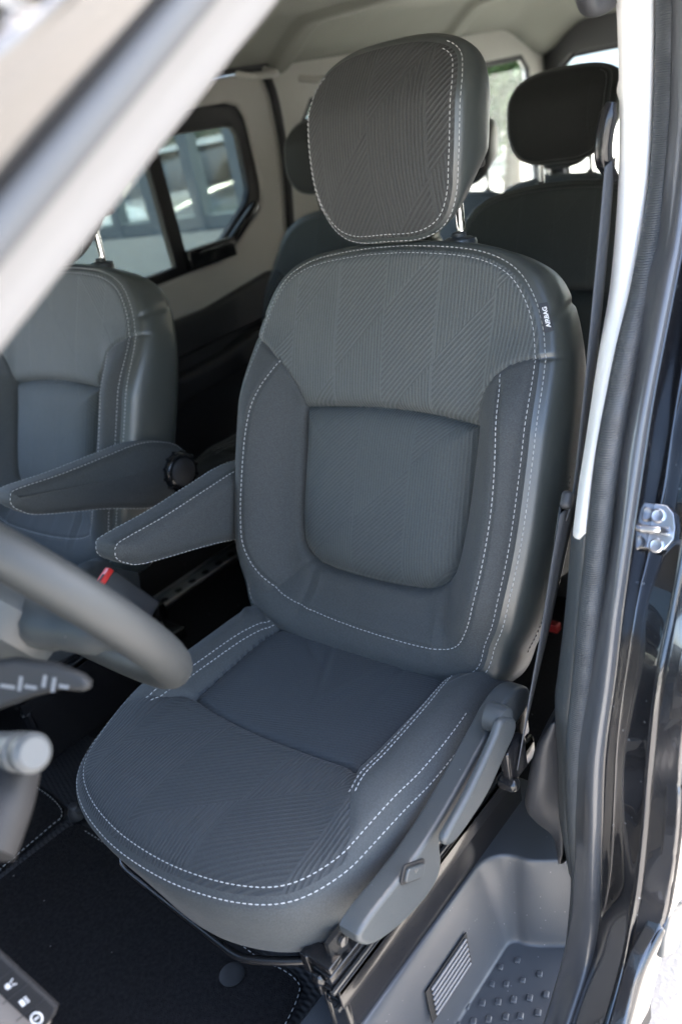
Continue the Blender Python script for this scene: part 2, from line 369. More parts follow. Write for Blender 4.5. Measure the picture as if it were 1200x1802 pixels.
def F_back(u, v, d):
    Q = np.stack([u, v], 1)
    A = 1-sstep(v, .34, .50)
    bmp = np.where(d < .030, (.62+.38*np.sin(np.clip(d/.030, 0, 1)*np.pi/2)), .5+.5*np.cos(np.clip((d-.030)/.080, 0, 1)*np.pi))
    low = .45+.55*sstep(v, .0, .13)
    Wd = .050*A*bmp*low
    Wd = Wd+.010*(1-np.clip(np.abs(u)/.27, 0, 1)**2)*sstep(v, .3, .5)
    Wd -= .006*np.clip(1-d/.014, 0, 1)**2+.0011*np.exp(-((d-.005)/.0013)**2)
    dl = seg_dist(Q, lowclosed[::2], True); ins = inside(Q, lowclosed)
    Wd += np.where(ins, .014*(1-np.exp(-(dl/.028)**1.4)), .004*(1-np.exp(-dl/.012)))
    Wd -= .0105*np.exp(-(dl/.0045)**1.4)+.005*np.exp(-(dl/.016)**2)
    ds = np.minimum(seg_dist(Q, sl_c[::3], False), seg_dist(Q, sr_c[::3], False))
    Wd -= .0035*np.exp(-(ds/.003)**1.6)
    up = inside(Q, UPPERP); Wd += np.where(up, .0022*(1-np.exp(-ds/.006))*np.exp(-np.clip(v-.5, 0, 1)/.1), 0)
    di = seg_dist(Q, inner_c[::8], False)
    Wd -= .0022*np.exp(-((di-.0022)/.0018)**2)
    # pulls and folds in the lower bolster
    for (x, sx, am, sl, y0, y1) in ((-.118, .006, -.0030, .10, .03, .10), (-.098, .006, .0024, .1, .02, .095), (-.02, .011, -.0012, 0, .02, .09), (.155, .006, -.0028, -.25, .03, .12), (.138, .006, .0020, -.2, .02, .10), (-.165, .007, -.0015, .9, .05, .12), (.05, .012, .0010, 0, .02, .09)):
        Wd += am*np.exp(-((u-x-sl*(v-.06))/sx)**2)*sstep(v, y0-.03, y0+.01)*(1-sstep(v, y1-.03, y1+.01))
    Wd += .0011*np.sin(u*21+v*9)*np.cos(v*17+u*5)*sstep(d, 0, .03)
    return Wd
def side_back(O, wv):
    g = -.0035*np.exp(-((O[:, 1]-.492+.35*wv)/.0042)**2)*(np.abs(O[:, 0]) > .2)
    return g*(1 if wv < -.008 else 0)-.014*sstep(O[:, 1], .54, .595)*min(1, max(0, -wv/.03))
def build_front_seat():
    root = empty('car_seat', (0, 0, .55), 'x', 'seat')
    # backrest
    pb = Pillow(OUT_B, F_back, [(0, 0), (.004, -.003), (.012, -.005), (.022, -.013), (.029, -.033), (.029, -.056), (.026, -.078), (.014, -.098), (-.008, -.112), (-.03, -.122)], FR_BACK, N=720, R=150, center=(0, .27), sidefn=side_back)
    fr = pb.frow < pb.R-1
    il = inside(pb.fc, lowclosed) & fr; iu = inside(pb.fc, UPPERP) & fr & ~il
    back = pb.piece('backrest', ~fr, M_leather, root)
    pb.piece('lower_panel', il, M_rib2, back); pb.piece('upper_panel', iu, M_rib, back); pb.piece('bolster_cover', fr & ~il & ~iu, M_fab, back)
    mb = MB(); idx = np.array([i for i in range(pb.N) if pb.O[i, 1] > -.005])
    k = int(np.argmax(np.diff(idx) > 1)) if (np.diff(idx) > 1).any() else -1
    idx = np.r_[idx[k+1:], idx[:k+1]] if k >= 0 else idx
    stitches(mb, pb.rimline(-.0050, idx, .0002)); stitches(mb, pb.rimline(.0068, idx, .0003)); stitches(mb, pb.front(inner_c, .0002))
    mb.build('stitching', M_thread, back)
    mb = MB()
    for sgn in (-1, 1):
        ids = [i for i in range(pb.N) if pb.O[i, 0]*sgn > .2 and .04 < pb.O[i, 1] < .30]; stitches(mb, pb.rimline(.062, np.array(sorted(ids, key=lambda i: pb.O[i, 1]))), .004, .003, .0006)
    mb.build('dark_stitching', M_darkthread, back)
    # airbag tag sewn in the outboard shoulder seam
    i0 = min(range(pb.N), key=lambda i: np.hypot(pb.O[i, 0]-.246, pb.O[i, 1]-.516)); i1 = min(range(pb.N), key=lambda i: np.hypot(pb.O[i, 0]-.258, pb.O[i, 1]-.480))
    a0 = pb.rimline(.008, np.array([i0]))[0]; a1 = pb.rimline(.008, np.array([i1]))[0]; b0 = pb.rimline(.030, np.array([i0]))[0]
    ey = (a0-a1)/np.linalg.norm(a0-a1); ex = b0-a0; ex -= ey*(ex@ey); ex /= np.linalg.norm(ex); nz = np.cross(ex, ey)
    o = (a0+a1)/2+nz*.0025-ex*.001
    tg = plate('airbag_tag', [(0, -.020), (.0125, -.020), (.0125, .020), (0, .020)], (o, ex, ey), .0012, M_plasticd, back, .0004)
    text('tag_lettering', 'AIRBAG', .0082, (o+ex*.0070+nz*.0010, ey, -ex), mat('tag_white', (.8, .8, .8), .6, var=.02), back)
    # headrest
    a = math.radians(12)
    frh = ((-.003, .25, 1.616), (1, 0, 0), (0, math.sin(a), math.cos(a)), (0, -math.cos(a), math.sin(a)))
    hh = [(.058, -.147), (.096, -.131), (.118, -.096), (.127, -.048), (.130, .005), (.129, .050), (.115, .083), (.070, .101)]
    outh = [(0, -.148)]+hh+[(0, .105)]+[(-x, y) for x, y in hh[::-1]]
    def F_head(u, v, d):
        r = np.hypot(u/.16, (v+.01)/.15)
        Wd = .026*(1-np.clip(r, 0, 1.3)**2)-.022*sstep(v, .01, .108)**1.3-.008*sstep(-v, .05, .15)
        Wd -= .005*np.clip(1-d/.012, 0, 1)**2
        return Wd+.0008*np.sin(u*25+2)*np.cos(v*19)
    ph = Pillow(outh, F_head, [(0, 0), (.003, -.003), (.008, -.009), (.012, -.024), (.013, -.044), (.010, -.066), (.001, -.083), (-.02, -.094), (-.05, -.098)], frh, N=480, R=100, center=(0, -.01), shear=lambda UV, W: UV+np.stack([0*W, 1.05*np.clip(-W-.018, 0, 1)*sstep(-UV[:, 1], .02, .13)], 1))
    fr = ph.frow < ph.R-1
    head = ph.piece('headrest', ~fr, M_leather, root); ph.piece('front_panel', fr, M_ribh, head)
    mb = MB(); idx = np.arange(ph.N)
    top = (ph.O[:, 1] > .088) & (ph.O[:, 0] < .098) & (ph.O[:, 0] > -.125)
    k0 = int(np.where(top)[0][-1]) if not (top[0] and top[-1]) else int(np.where(~top)[0][0])-1
    if top[(k0+1) % ph.N]: k0 = int(np.where(~top)[0][0])-1
    idx = np.array([(k0+1+q) % ph.N for q in range(ph.N)]); idx = idx[~top[idx]]
    stitches(mb, ph.rimline(-.0045, idx)); stitches(mb, ph.rimline(.0065, idx)); mb.build('stitching', M_thread, head)
    mb = MB(); mb.box((0, .333, 1.545), (.215, .03, .016)); mb.build('rear_lip', M_plasticd, head, bevel=.006)
    for sx in (-1, 1):
        mb = MB(); mb.tube([(sx*.080, .297, 1.42), (sx*.080, .302, 1.46), (sx*.080, .306, 1.56)], .0068, 16); mb.build('headrest_post', M_chrome, root)
        mb = MB(); c = np.array((sx*.080, .292, 1.444)); mb.lathe(c-np.array([0, 0, .012]), (0, .10, 1), [(.026, 0), (.026, .012), (.0245, .016), (.018, .0185), (.0105, .019), (.0105, .024), (.0075, .026)], 28); mb.build('post_sleeve', M_plastic, root)
    # cushion
    hc = [(.238, .02), (.250, -.06), (.256, -.14), (.256, -.22), (.250, -.30), (.236, -.365), (.205, -.415), (.150, -.446), (.075, -.464)]
    outc = [(0, .05), (.12, .05)]+[(.21, .045)]+hc+[(0, -.469)]+[(-x, y) for x, y in hc[::-1]]+[(-.21, .045), (-.12, .05)]
    FS = cr([(-.258, -.300), (-.225, -.290), (-.190, -.262), (-.163, -.228), (-.10, -.237), (0, -.242), (.10, -.237), (.163, -.232), (.190, -.268), (.225, -.318), (.25, -.362)][:], 140)
    SIDE = [cr([(sg*.163, -.230), (sg*.168, -.15), (sg*.170, -.06), (sg*.160, .04)], 40) for sg in (-1, 1)]
    REARP = np.vstack([SIDE[0][::-1], cr([(-.163, -.230), (-.10, -.237), (0, -.242), (.10, -.237), (.163, -.232)], 40), SIDE[1]])
    FRONTP = np.vstack([FS, [(.4, -.45), (.4, -.7), (-.4, -.7), (-.4, -.32)]])
    FS2 = FS.copy()
    def F_cush(u, v, d):
        Q = np.stack([u, v], 1)
        au = np.abs(u)
        rear = sstep(v, -.36, -.24)
        Wd = .026*rear*np.where(au < .215, sstep(au, .155, .215), 1-.6*sstep(au, .215, .27))
        Wd += .010*(1-np.clip(np.abs(v+.35)/.14, 0, 1)**2)*(1-sstep(au, .12, .25)*.5)
        Wd -= .0012*np.exp(-((d-.007)/.0014)**2)+.009*np.clip(1-d/.018, 0, 1)**2*1.0+.010*sstep(.05-d, 0, .05)*sstep(-v, .30, .46)
        df = seg_dist(Q, FS2[::3], False); dsd = np.minimum(seg_dist(Q, SIDE[0][::2], False), seg_dist(Q, SIDE[1][::2], False))
        Wd -= .007*np.exp(-(df/.006)**1.5)*(1-.5*sstep(au, .17, .2))*sstep(d, .0, .03)+.006*np.exp(-(dsd/.006)**1.5)
        inr = inside(Q, REARP); Wd += np.where(inr, .006*(1-np.exp(-np.minimum(df, dsd)/.025))-.006, 0)
        Wd -= .012*sstep(v, -.06, .05)
        for (x, y, ang, sx, ln, am) in ((-.02, -.07, .5, .007, .06, -.0014), (.05, -.10, -.4, .008, .05, .0012), (-.07, -.05, 1.0, .006, .04, -.0014), (.10, -.05, 0.1, .006, .05, -.0014), (-.20, -.02, .9, .006, .03, -.003), (-.225, -.04, .7, .006, .03, .003), (.205, -.02, -.6, .006, .03, -.002)):
            p = (u-x)*math.cos(ang)+(v-y)*math.sin(ang); q = -(u-x)*math.sin(ang)+(v-y)*math.cos(ang)
            Wd += 1.5*am*np.exp(-(p/sx)**2-(q/ln)**2)
        return Wd+.0009*np.sin(u*19+v*13)*np.cos(v*15)
    frc = ((0, 0, .892), (1, 0, 0), (0, 1, 0), (0, 0, 1))
    pc = Pillow(outc, F_cush, [(0, 0), (.003, -.004), (.008, -.009), (.011, -.025), (.011, -.050), (.006, -.080), (-.001, -.108), (-.012, -.126), (-.035, -.136)], frc, N=720, R=150, center=(0, -.2), sidefn=lambda O, wv: -.050*(0+.85*sstep(-O[:, 0], -.12, .16))*max(0., -wv-.015)/.11*sstep(-O[:, 1], .15, .3))
    fr = pc.frow < pc.R-1
    ir = inside(pc.fc, REARP) & fr; iff = inside(pc.fc, FRONTP) & fr & ~ir
    cush = pc.piece('seat_cushion', ~fr, M_fab, root)
    pc.piece('centre_panel', ir, M_cen, cush); pc.piece('front_panel', iff, M_ribc, cush); pc.piece('bolster_cover', fr & ~ir & ~iff, M_fab, cush)
    mb = MB(); sel = [i for i in range(pc.N) if pc.O[i, 1] < -.085]
    k = int(np.argmax(np.diff(sel) > 1)) if (np.diff(sel) > 1).any() else -1
    sel = np.array(sel[k+1:]+sel[:k+1]) if k >= 0 else np.array(sel)
    stitches(mb, pc.rimline(-.007, sel)); stitches(mb, pc.rimline(.009, sel))
    for sg in (-1, 1):
        for off in (0, .0105):
            stitches(mb, pc.front(cr([(sg*(.172-off*.2+off), -.02), (sg*(.182+off), -.09), (sg*(.186+off), -.17), (sg*(.188+off), -.24), (sg*(.196+off), -.285)], 120)))
    mb.build('stitching', M_thread, cush)
    # recliner shell between cushion and backrest
    # valance
    fx = lambda k: ((k, 0, 0), (0, 1, 0), (0, 0, 1))
    vp = [(-.412, .872), (-.410, .855), (-.393, .836), (-.355, .818), (-.310, .808), (-.278, .809), (-.262, .820), (-.256, .838), (-.254, .855), (-.242, .866), (-.208, .876), (-.172, .890), (-.140, .902), (-.115, .900), (-.088, .892), (-.051, .888), (-.028, .893), (-.016, .905), (-.022, .922), (-.045, .936), (-.070, .940), (-.095, .936), (-.125, .925), (-.20, .901), (-.27, .884), (-.33, .878), (-.385, .878)]
    vp = cr(vp, 110, True)
    va = plate('side_valance', [tuple(p) for p in vp], fx(.290), .030, M_plastic, root, .006, res=5)
    mb = MB(); mb.lathe((.300, -.112, .940), (1, 0, 0), [(.019, 0), (.019, .016), (.017, .024), (.010, .027)], 32); mb.build('lever_boss', M_plastic, root)
    lv = cr([(-.120, .962), (-.104, .948), (-.101, .935), (-.112, .923), (-.130, .915), (-.181, .891), (-.225, .884), (-.250, .883), (-.268, .886), (-.278, .896), (-.277, .905), (-.265, .910), (-.229, .920), (-.180, .940), (-.150, .955), (-.135, .966)], 80, True)
    plate('recline_lever', [(p[0]+.004, p[1]-.010) for p in lv], fx(.324), .011, M_plastic, root, .006, res=5)
    fo = Vector((.3055, -.312, .868)); ang = math.radians(68)
    ex = Vector((0, math.cos(ang), math.sin(ang))); ey = Vector((0, -math.sin(ang), math.cos(ang)))
    rr = lambda a_, b_, r_: [(sx*(a_-r_)+r_*math.cos(t), sy*(b_-r_)+r_*math.sin(t)) for sx, sy, t0 in ((1, 1, 0), (-1, 1, 90), (-1, -1, 180), (1, -1, 270)) for t in [math.radians(t0+q) for q in range(0, 91, 15)]]
    ex = Vector((0, .82, -.57)); ex.normalize(); ey = Vector((0, -ex.z, ex.y))
    bz = plate('switch_bezel', rr(.0225, .0120, .006), (fo, ex, ey), .003, M_black, root, .0008)
    plate('lumbar_switch', rr(.0185, .0085, .005), (fo+Vector((.003, 0, 0)), ex, ey), .005, M_plastic, root, .002)
    mb = MB(); mb.box(fo+Vector((.0058, .002, .003)), (.0004, .004, .0015)); mb.box(fo+Vector((.0058, -.001, .0045)), (.0004, .0015, .005)); mb.build('switch_icon', M_alu, root)
    # armrest (inboard)
    ap = np.array([(-.328, .103), (-.315, .108), (-.226, .096), (-.128, .088), (-.060, .082), (-.012, .068), (.034, .040), (.050, 0), (.034, -.042), (-.010, -.062), (-.075, -.045), (-.162, -.003), (-.290, .050), (-.322, .074), (-.332, .090)])
    ao = np.array([0, .135, 1.058])
    pa = Pillow([(p[0], p[1]) for p in ap], lambda u, v, d: -.010*np.clip(1-d/.020, 0, 1)**2+.003*(1-np.exp(-d/.03)), [(0, 0), (.0015, -.004), (.003, -.010), (.0035, -.034), (.003, -.052), (0, -.060), (-.006, -.066), (-.012, -.069)], (ao+np.array([-.272, 0, 0]), (0, 1, 0), (0, 0, 1), (1, 0, 0)), N=300, R=30, center=(-.10, .04))
    ar = pa.piece('armrest', np.ones(len(pa.faces), bool), M_fab, root)
    mb = MB(); ids = np.array([i for i in range(pa.N)]); stitches(mb, pa.rimline(.0005, ids), closed=True); stitches(mb, pa.rimline(.058, ids), closed=True); mb.build('stitching', M_thread, ar)
    mb = MB(); pr = []
    mb.lathe(ao+np.array([-.339, .012, -.004]), (-1, 0, 0), [(.040, 0), (.040, .010), (.038, .016), (.034, .019)], 44)
    for k in range(12):
        t = k*math.pi/6; mb.lathe(ao+np.array([-.339, .012+.0395*math.cos(t), -.004+.0395*math.sin(t)]), (-1, 0, 0), [(.0042, .001), (.0042, .014), (.0025, .017)], 10)
    kn = mb.build('armrest_knob', M_gloss, ar)
    mb = MB(); mb.lathe(ao+np.array([-.358, .012, -.004]), (-1, 0, 0), [(.029, -.002), (.029, .002), (.026, .004)], 44); mb.build('knob_cap', M_plasticd, ar)
    # base: pedestal, rails, front release bar
    mb = MB()
    mb.box((0, -.06, .665), (.40, .30, .16)); mb.build('seat_pedestal', M_black, root, bevel=.01)
    for sx in (-1, 1):
        x = sx*.238; q0 = 0 if sx > 0 else .10
        y0 = -.425 if sx > 0 else -.30; y1 = .05; yc = (y0+y1)/2; yl = y1-y0
        mb = MB(); mb.box((x, yc, .770), (.028, yl, .016)); mb.box((x, yc, .754), (.044, yl, .010)); mb.box((x+sx*.020, yc, .742), (.004, yl, .034)); mb.box((x-sx*.014, yc, .742), (.004, yl, .034))
        r_ = mb.build('slide_rail', M_blackmetal, root, bevel=.002)
        mb = MB(); mb.tube([(x+sx*.016, y0-.005, .7585), (x+sx*.016, y1, .7585)], .0038, 8); mb.tube([(x+sx*.012, y0-.003, .722), (x+sx*.012, y1, .722)], .0045, 8); mb.build('rail_edge', M_steelr, r_)
        mb = MB(); mb.box((x-sx*.022, yc+.01, .652), (.006, yl, .165)); mb.box((x+sx*.006, y0+.01, .69), (.026, .010, .07)); mb.box((x-sx*.016, yc, .705), (.008, yl*.96, .014)); mb.build('side_plate', M_blackmetal, root, bevel=.003)
        if sx > 0:
            mb = MB(); mb.box((x-.006, -.412, .785), (.040, .022, .012)); mb.box((x-.026, -.405, .775), (.012, .040, .03)); mb.lathe((x-.004, -.426, .768), (0, -1, 0), [(.010, 0), (.010, .005), (.005, .008)], 6); mb.box((x-.03, -.385, .764), (.06, .03, .006)); mb.build('rail_bracket', M_blackmetal, root, bevel=.002)
            mb = MB(); mb.box((x+.004, -.395, .795), (.006, .03, .035)); mb.lathe((x+.008, -.39, .80), (1, 0, 0), [(.007, 0), (.007, .005), (.003, .007)], 10); mb.build('bracket_bolt', M_steelr, root)
            mb = MB(); mb.box((x+.018, .02, .80), (.004, .045, .05)); mb.lathe((x+.02, .0, .79), (1, 0, 0), [(.011, 0), (.011, .012), (.006, .015)], 12); mb.lathe((x+.012, -.10, .79), (1, 0, 0), [(.007, 0), (.007, .010)], 8); mb.box((x+.012, -.13, .785), (.004, .10, .022)); mb.build('rail_fixing', M_blackmetal, root, bevel=.001)
    bar = [(.245, -.345, .760), (.226, -.383, .748), (.175, -.418, .744), (.130, -.443, .744), (.110, -.449, .744), (.08, -.449, .744), (-.10, -.440, .744), (-.135, -.437, .745), (-.150, -.431, .747), (-.158, -.418, .750), (-.158, -.36, .757), (-.156, -.28, .762)]
    mb = MB(); mb.tube(cr(bar, 60), .0056, 12); mb.build('release_bar', M_blackmetal, root)
    return root
M_ribc = fabric('ribbed_cushion_fabric', (.026, .030, .033), True, .7, pitch=.0058, P=.125, Q=.19, slope=.8, line=.20, phase=(.05, .45))
M_steelr = mat('pale_rail_metal', (.10, .10, .10), .25, .8, var=.15)  # paler metal for the rail edges and bracket bolt
seat = build_front_seat()
tag(seat, 'dark grey fabric driver seat with white stitching, nearest and largest seat', None, 'front seats')
def copy_tree(o, parent=None, skip=()):
    c = o.copy(); COL.objects.link(c); c.parent = parent
    for ch in list(o.children):
        if ch.name.split('.')[0] in skip: continue
        copy_tree(ch, c, skip)
    return c
ps = copy_tree(seat, None, ('airbag_tag', 'tag_lettering', 'headrest_skip', 'dark_stitching'))
ps.location = (-.902, 0, .55); ps.scale = (-1, 1, 1)
for ch in seat.children:
    if ch.name.startswith('armrest'):
        a_ = math.radians(6.5); pv = Vector((-.30, .135, 1.058-.55)); ch.matrix_local = Matrix.Translation(pv+Vector((0, 0, -.006)))@Matrix.Rotation(a_, 4, 'X')@Matrix.Translation(-pv)
tag(ps, 'dark grey front passenger seat at left with armrest knob, partly behind the pale pillar', 'seat', 'front seats')
hide = ('airbag_tag', 'tag_lettering', 'side_valance', 'lever_boss', 'recline_lever', 'switch_bezel', 'lumbar_switch', 'switch_icon', 'release_bar', 'slide_rail', 'rail_edge', 'side_plate', 'rail_bracket', 'rail_fixing', 'dark_stitching')
rear = [((-.175, .90, .485), 'dark rear seat right behind the driver seat, beside the belt', ('armrest', 'armrest_knob')),
        ((-.815, .88, .485), 'dark rear seat by the far side window, half hidden by the driver headrest', ()),
        ((-.62, 1.80, .385), 'black rearmost seat glimpsed in the gap between the driver headrest and rear headrest', ('armrest',)),
        ((-1.02, 1.80, .36), 'black rearmost seat low before the bright rear window', ('armrest',))]
for (loc, lab, sk) in rear:
    c = copy_tree(seat, None, hide+tuple(sk)); c.name = 'car_seat'; c.location = loc
    if sk == (): c.scale = (-1, 1, 1)
    tag(c, lab, 'seat', 'rear passenger seats')
    for ch in c.children:
        if ch.name.startswith('headrest') and not ch.name.startswith('headrest_post'):
            k = .75 if loc[1] < 1.5 else .88; ch.scale = (.93, 1, k); ch.location = (.075 if c.scale[0] < 0 else 0, 0, (1.612-.55)*(1-k)+(.002 if loc[1] < 1.5 else 0))
# belt buckle on the passenger seat
bk = (-.545, -.10, .925)
b0 = atX(183, 1022, -.52)
mb = MB(); R = np.array(Matrix.Rotation(math.radians(28), 3, 'X')@Matrix.Rotation(math.radians(-12), 3, 'Y'))
mb.box(b0+R@np.array([0, 0, -.060]), (.026, .056, .12), R); bu = mb.build('belt_buckle', M_plasticd, ps, bevel=.006)
mb = MB(); mb.box(b0+R@np.array([0, 0.002, .0015]), (.021, .046, .014), R); mb.build('release_button', M_red, bu, bevel=.003)
mb = MB(); mb.box(b0+R@np.array([.004, -.004, .0088]), (.006, .026, .002), R); mb.build('buckle_slot', M_black, bu)
# ------------------------------------------------------------------ the van body
van = empty('van', (-.45, .6, 0), 'dark metallic passenger van seen through its open driver door, pale headliner inside', 'van')
# B pillar trim
Yo = lambda P, dy: [p+np.array([0, dy, 0]) for p in P]
R0 = [atX(*p, k) for p, k in (((1070, -120), .352), ((1085, 0), .354), ((1091, 170), .356), ((1089, 330), .358), ((1075, 500), .36), ((1055, 620), .362), ((1033, 770), .365), ((1019, 860), .367), ((1010, 935), .368))]
R1 = [atX(*p, k) for p, k in (((1153, -120), .388), ((1155, 0), .39), ((1151, 170), .39), ((1140, 330), .392), ((1112, 500), .395), ((1085, 610), .396), ((1051, 770), .398), ((1038, 860), .399), ((1029, 938), .40))]
mid = [(a+b)/2+np.array([.006, -.016, 0]) for a, b in zip(R0, R1)]
Rb = [p+np.array([-.010, .06, 0]) for p in R0]; Rb2 = [p+np.array([-.002, .16, 0]) for p in Rb]
loft('upper_pillar_trim', [Rb2, Rb, R0, mid, R1], M_white, van, 80, 5, .003, True)
L0 = [atX(*p, k) for p, k in (((1007, 936), .366), ((1002, 1000), .366), ((993, 1100), .365), ((982, 1190), .362), ((977, 1240), .36), ((983, 1340), .36), ((985, 1430), .358), ((998, 1508), .354), ((1002, 1530), .352))]
L1 = [atX(*p, k) for p, k in (((1031, 937), .40), ((1027, 1005), .40), ((1019, 1083), .40), ((1009, 1199), .398), ((1006, 1250), .396), ((1000, 1334), .392), ((1002, 1451), .385), ((1008, 1500), .380), ((1012, 1530), .378))]
midl = [(a+b)/2+np.array([.008, -.014, 0]) for a, b in zip(L0, L1)]
Lb = [p+np.array([-.012, .05, 0]) for p in L0]; Lb2 = [p+np.array([-.05, .20, 0]) for p in L0]
loft('lower_pillar_trim', [Lb2, Lb, L0, midl, L1], M_plastic, van, 80, 5, .003, True)
# bulging quarter trim low behind the belt
q = [atX(*p, k) for p, k in (((980, 1255), .345), ((955, 1290), .33), ((940, 1330), .318), ((930, 1380), .31), ((928, 1410), .30), ((945, 1428), .30), ((985, 1452), .32), ((1003, 1500), .345))]
q2 = [p+np.array([.03, .10, .0]) for p in q]; q3 = [atX(985, y, .355)+np.array([.004, .0, 0]) for y in (1255, 1290, 1330, 1370, 1400, 1430, 1460, 1500)]
loft('quarter_trim', [[p+np.array([-.01, .12, .01]) for p in q], q, [(a+b)/2+np.array([0, -.022, 0]) for a, b in zip(q, q3)], q3], M_plasticd, van, 60, 8, .003, True)
# rubber door seal round the opening
cs = [((1176, -120), .405), ((1176, 0), .405), ((1172, 170), .405), ((1162, 330), .408), ((1132, 500), .412), ((1106, 610), .414), ((1089, 694), .415), ((1068, 811), .416), ((1054, 939), .416), ((1038, 1083), .416), ((1027, 1199), .414), ((1014, 1334), .410), ((1012, 1451), .404), ((1014, 1530), .398), ((1010, 1607), .392), ((997, 1700), .385), ((965, 1810), .382), ((900, 2000), .382)]
sc_ = cr([atX(*p, k) for p, k in cs], 240)
def sealwid(n): t = np.linspace(0, 1, n); return .0140-.0070*sstep(t, .60, .78)
mbs = MB(); wd = sealwid(240)
mbs.tube(sc_, list(wd), 16)
M_seal = mat('ribbed_seal', (.040, .045, .048), .42, var=.03)
nt_ = M_seal.node_tree; tcn = nt_.nodes.new('ShaderNodeTexCoord'); sp_ = nt_.nodes.new('ShaderNodeSeparateXYZ'); nt_.links.new(tcn.outputs['Object'], sp_.inputs[0])
hh_ = val(nt_, 'SINE', val(nt_, 'MULTIPLY_ADD', sp_.outputs[2], 2600, val(nt_, 'MULTIPLY', noise(nt_, 30, 2), 9)))
bump(nt_, nt_.nodes['Principled BSDF'], val(nt_, 'MULTIPLY', hh_, noise(nt_, 40, 2)), .0007)
mbs.build('door_seal', M_seal, van)
# painted flange and jamb
f0 = [((1197, -60), .425), ((1190, 200), .425), ((1170, 400), .428), ((1149, 500), .43), ((1114, 694), .43), ((1093, 811), .43), ((1079, 939), .43), ((1058, 1083), .43), ((1044, 1199), .43), ((1027, 1334), .428), ((1023, 1451), .424), ((1021, 1540), .420), ((1016, 1620), .414), ((1000, 1700), .408), ((971, 1802), .404), ((910, 1990), .404)]
f1 = [((1225, -60), .448), ((1216, 200), .448), ((1192, 400), .45), ((1174, 500), .452), ((1136, 694), .452), ((1118, 811), .452), ((1099, 939), .452), ((1080, 1083), .452), ((1067, 1199), .452), ((1049, 1334), .450), ((1045, 1451), .448), ((1044, 1568), .444), ((1043, 1630), .440), ((1030, 1700), .436), ((996, 1802), .434), ((935, 1990), .434)]
P0 = [atX(*p, k) for p, k in f0]; P1 = [atX(*p, k) for p, k in f1]
loft('door_flange', [[p+np.array([-.012, .012, 0]) for p in P0], P0, [(a+b)/2+np.array([.001, -.004, 0]) for a, b in zip(P0, P1)], P1, [p+np.array([.004, .012, 0]) for p in P1]], M_paint2, van, 120, 4, .003, True)
# jamb recess: a return going back, then the face, then the outer fold; below it runs on as the sill
J1 = [p+np.array([.004, .010, 0]) for p in P1]
j4 = [(1290, -60), (1275, 200), (1262, 400), (1252, 500), (1232, 694), (1218, 811), (1203, 939), (1178, 1083), (1155, 1199), (1140, 1334), (1131, 1451), (1119, 1560), (1108, 1625), (1093, 1700), (1062, 1810), (1000, 2000)]
kx = [.475, .478, .49, .495, .505, .51, .512, .510, .508, .507, .505, .503, .502, .500, .498, .498]
J4 = [atX(*p, k) for p, k in zip(j4, kx)]
dep = [2.6, 2.6, 2.6, 2.6, 2.6, 2.6, 2.5, 1.3, 1.0, 1, .95, .8, .12, .0, 0, 0]
def lerp(A, B, t): return [a*(1-t)+b*t for a, b in zip(A, B)]
JL = [a+(b-a)*.16+np.array([0, .024, 0])*d for a, b, d in zip(J1, J4, dep)]; JR = [b-(b-a)*.16+np.array([0, .024, 0])*d for a, b, d in zip(J1, J4, dep)]
J4b = [p+np.array([.006, .004, 0]) for p in J4]
def jr_(t, d): return [a+(b-a)*t+np.array([0, .024, 0])*d*q for a, b, q in zip(J1, J4, dep)]
loft('door_jamb', [jr_(t, d) for t, d in ((0, 0), (.04, .20), (.07, .70), (.11, .95), (.17, 1), (.35, 1), (.60, 1), (.82, 1), (.88, .95), (.92, .70), (.95, .20), (1, 0))]+[J4b], M_paint, van, 220, 3, .003, True)
o2 = [(1420, -60), (1400, 200), (1380, 400), (1360, 500), (1330, 694), (1300, 811), (1280, 939), (1245, 1083), (1215, 1199), (1198, 1334), (1193, 1451), (1178, 1568), (1163, 1630), (1127, 1702), (1097, 1810), (1040, 2000)]
k2 = [.505, .51, .52, .525, .535, .54, .548, .550, .548, .540, .546, .540, .536, .528, .525, .525]
O2 = [atX(*p, k) for p, k in zip(o2, k2)]
O3 = [p+np.array([-.016, .004, 0]) for p in O2]
loft('body_side_panel', [J4b, lerp(J4b, O2, .25), lerp(J4b, O2, .5), lerp(J4b, O2, .75), O2, O3], M_body, van, 200, 5, .003, True)
D0 = [p+np.array([-.014, .009, 0]) for p in O2[:14]]; D1 = [p+np.array([.002, .009, 0]) for p in O2[:14]]; D2 = [p+np.array([.012, .35, 0]) for p in O2[:14]]; D3 = [p+np.array([.010, 2.3, 0]) for p in O2[:14]]
loft('rear_side_door', [D0, D1, lerp(D1, D2, .5), D2, D3], M_body, van, 120, 5, .003)
SL = [p+np.array([-.03, .02, -.20]) for p in O2[12:]]
loft('sill', [O2[12:], [p+np.array([.002, .006, -.02]) for p in O2[12:]], [p+np.array([-.008, .01, -.08]) for p in O2[12:]], SL], M_paint, van, 60, 5, .003, True)
fl = [tuple((atX(*p, .535))[[1, 2]]) for p in ((1172, 1600), (1198, 1588), (1197, 1640), (1180, 1676), (1158, 1684), (1160, 1650))]
plate('mud_flap', fl, ((.535, 0, 0), (0, 1, 0), (0, 0, 1)), .010, M_plastic, van, .003)
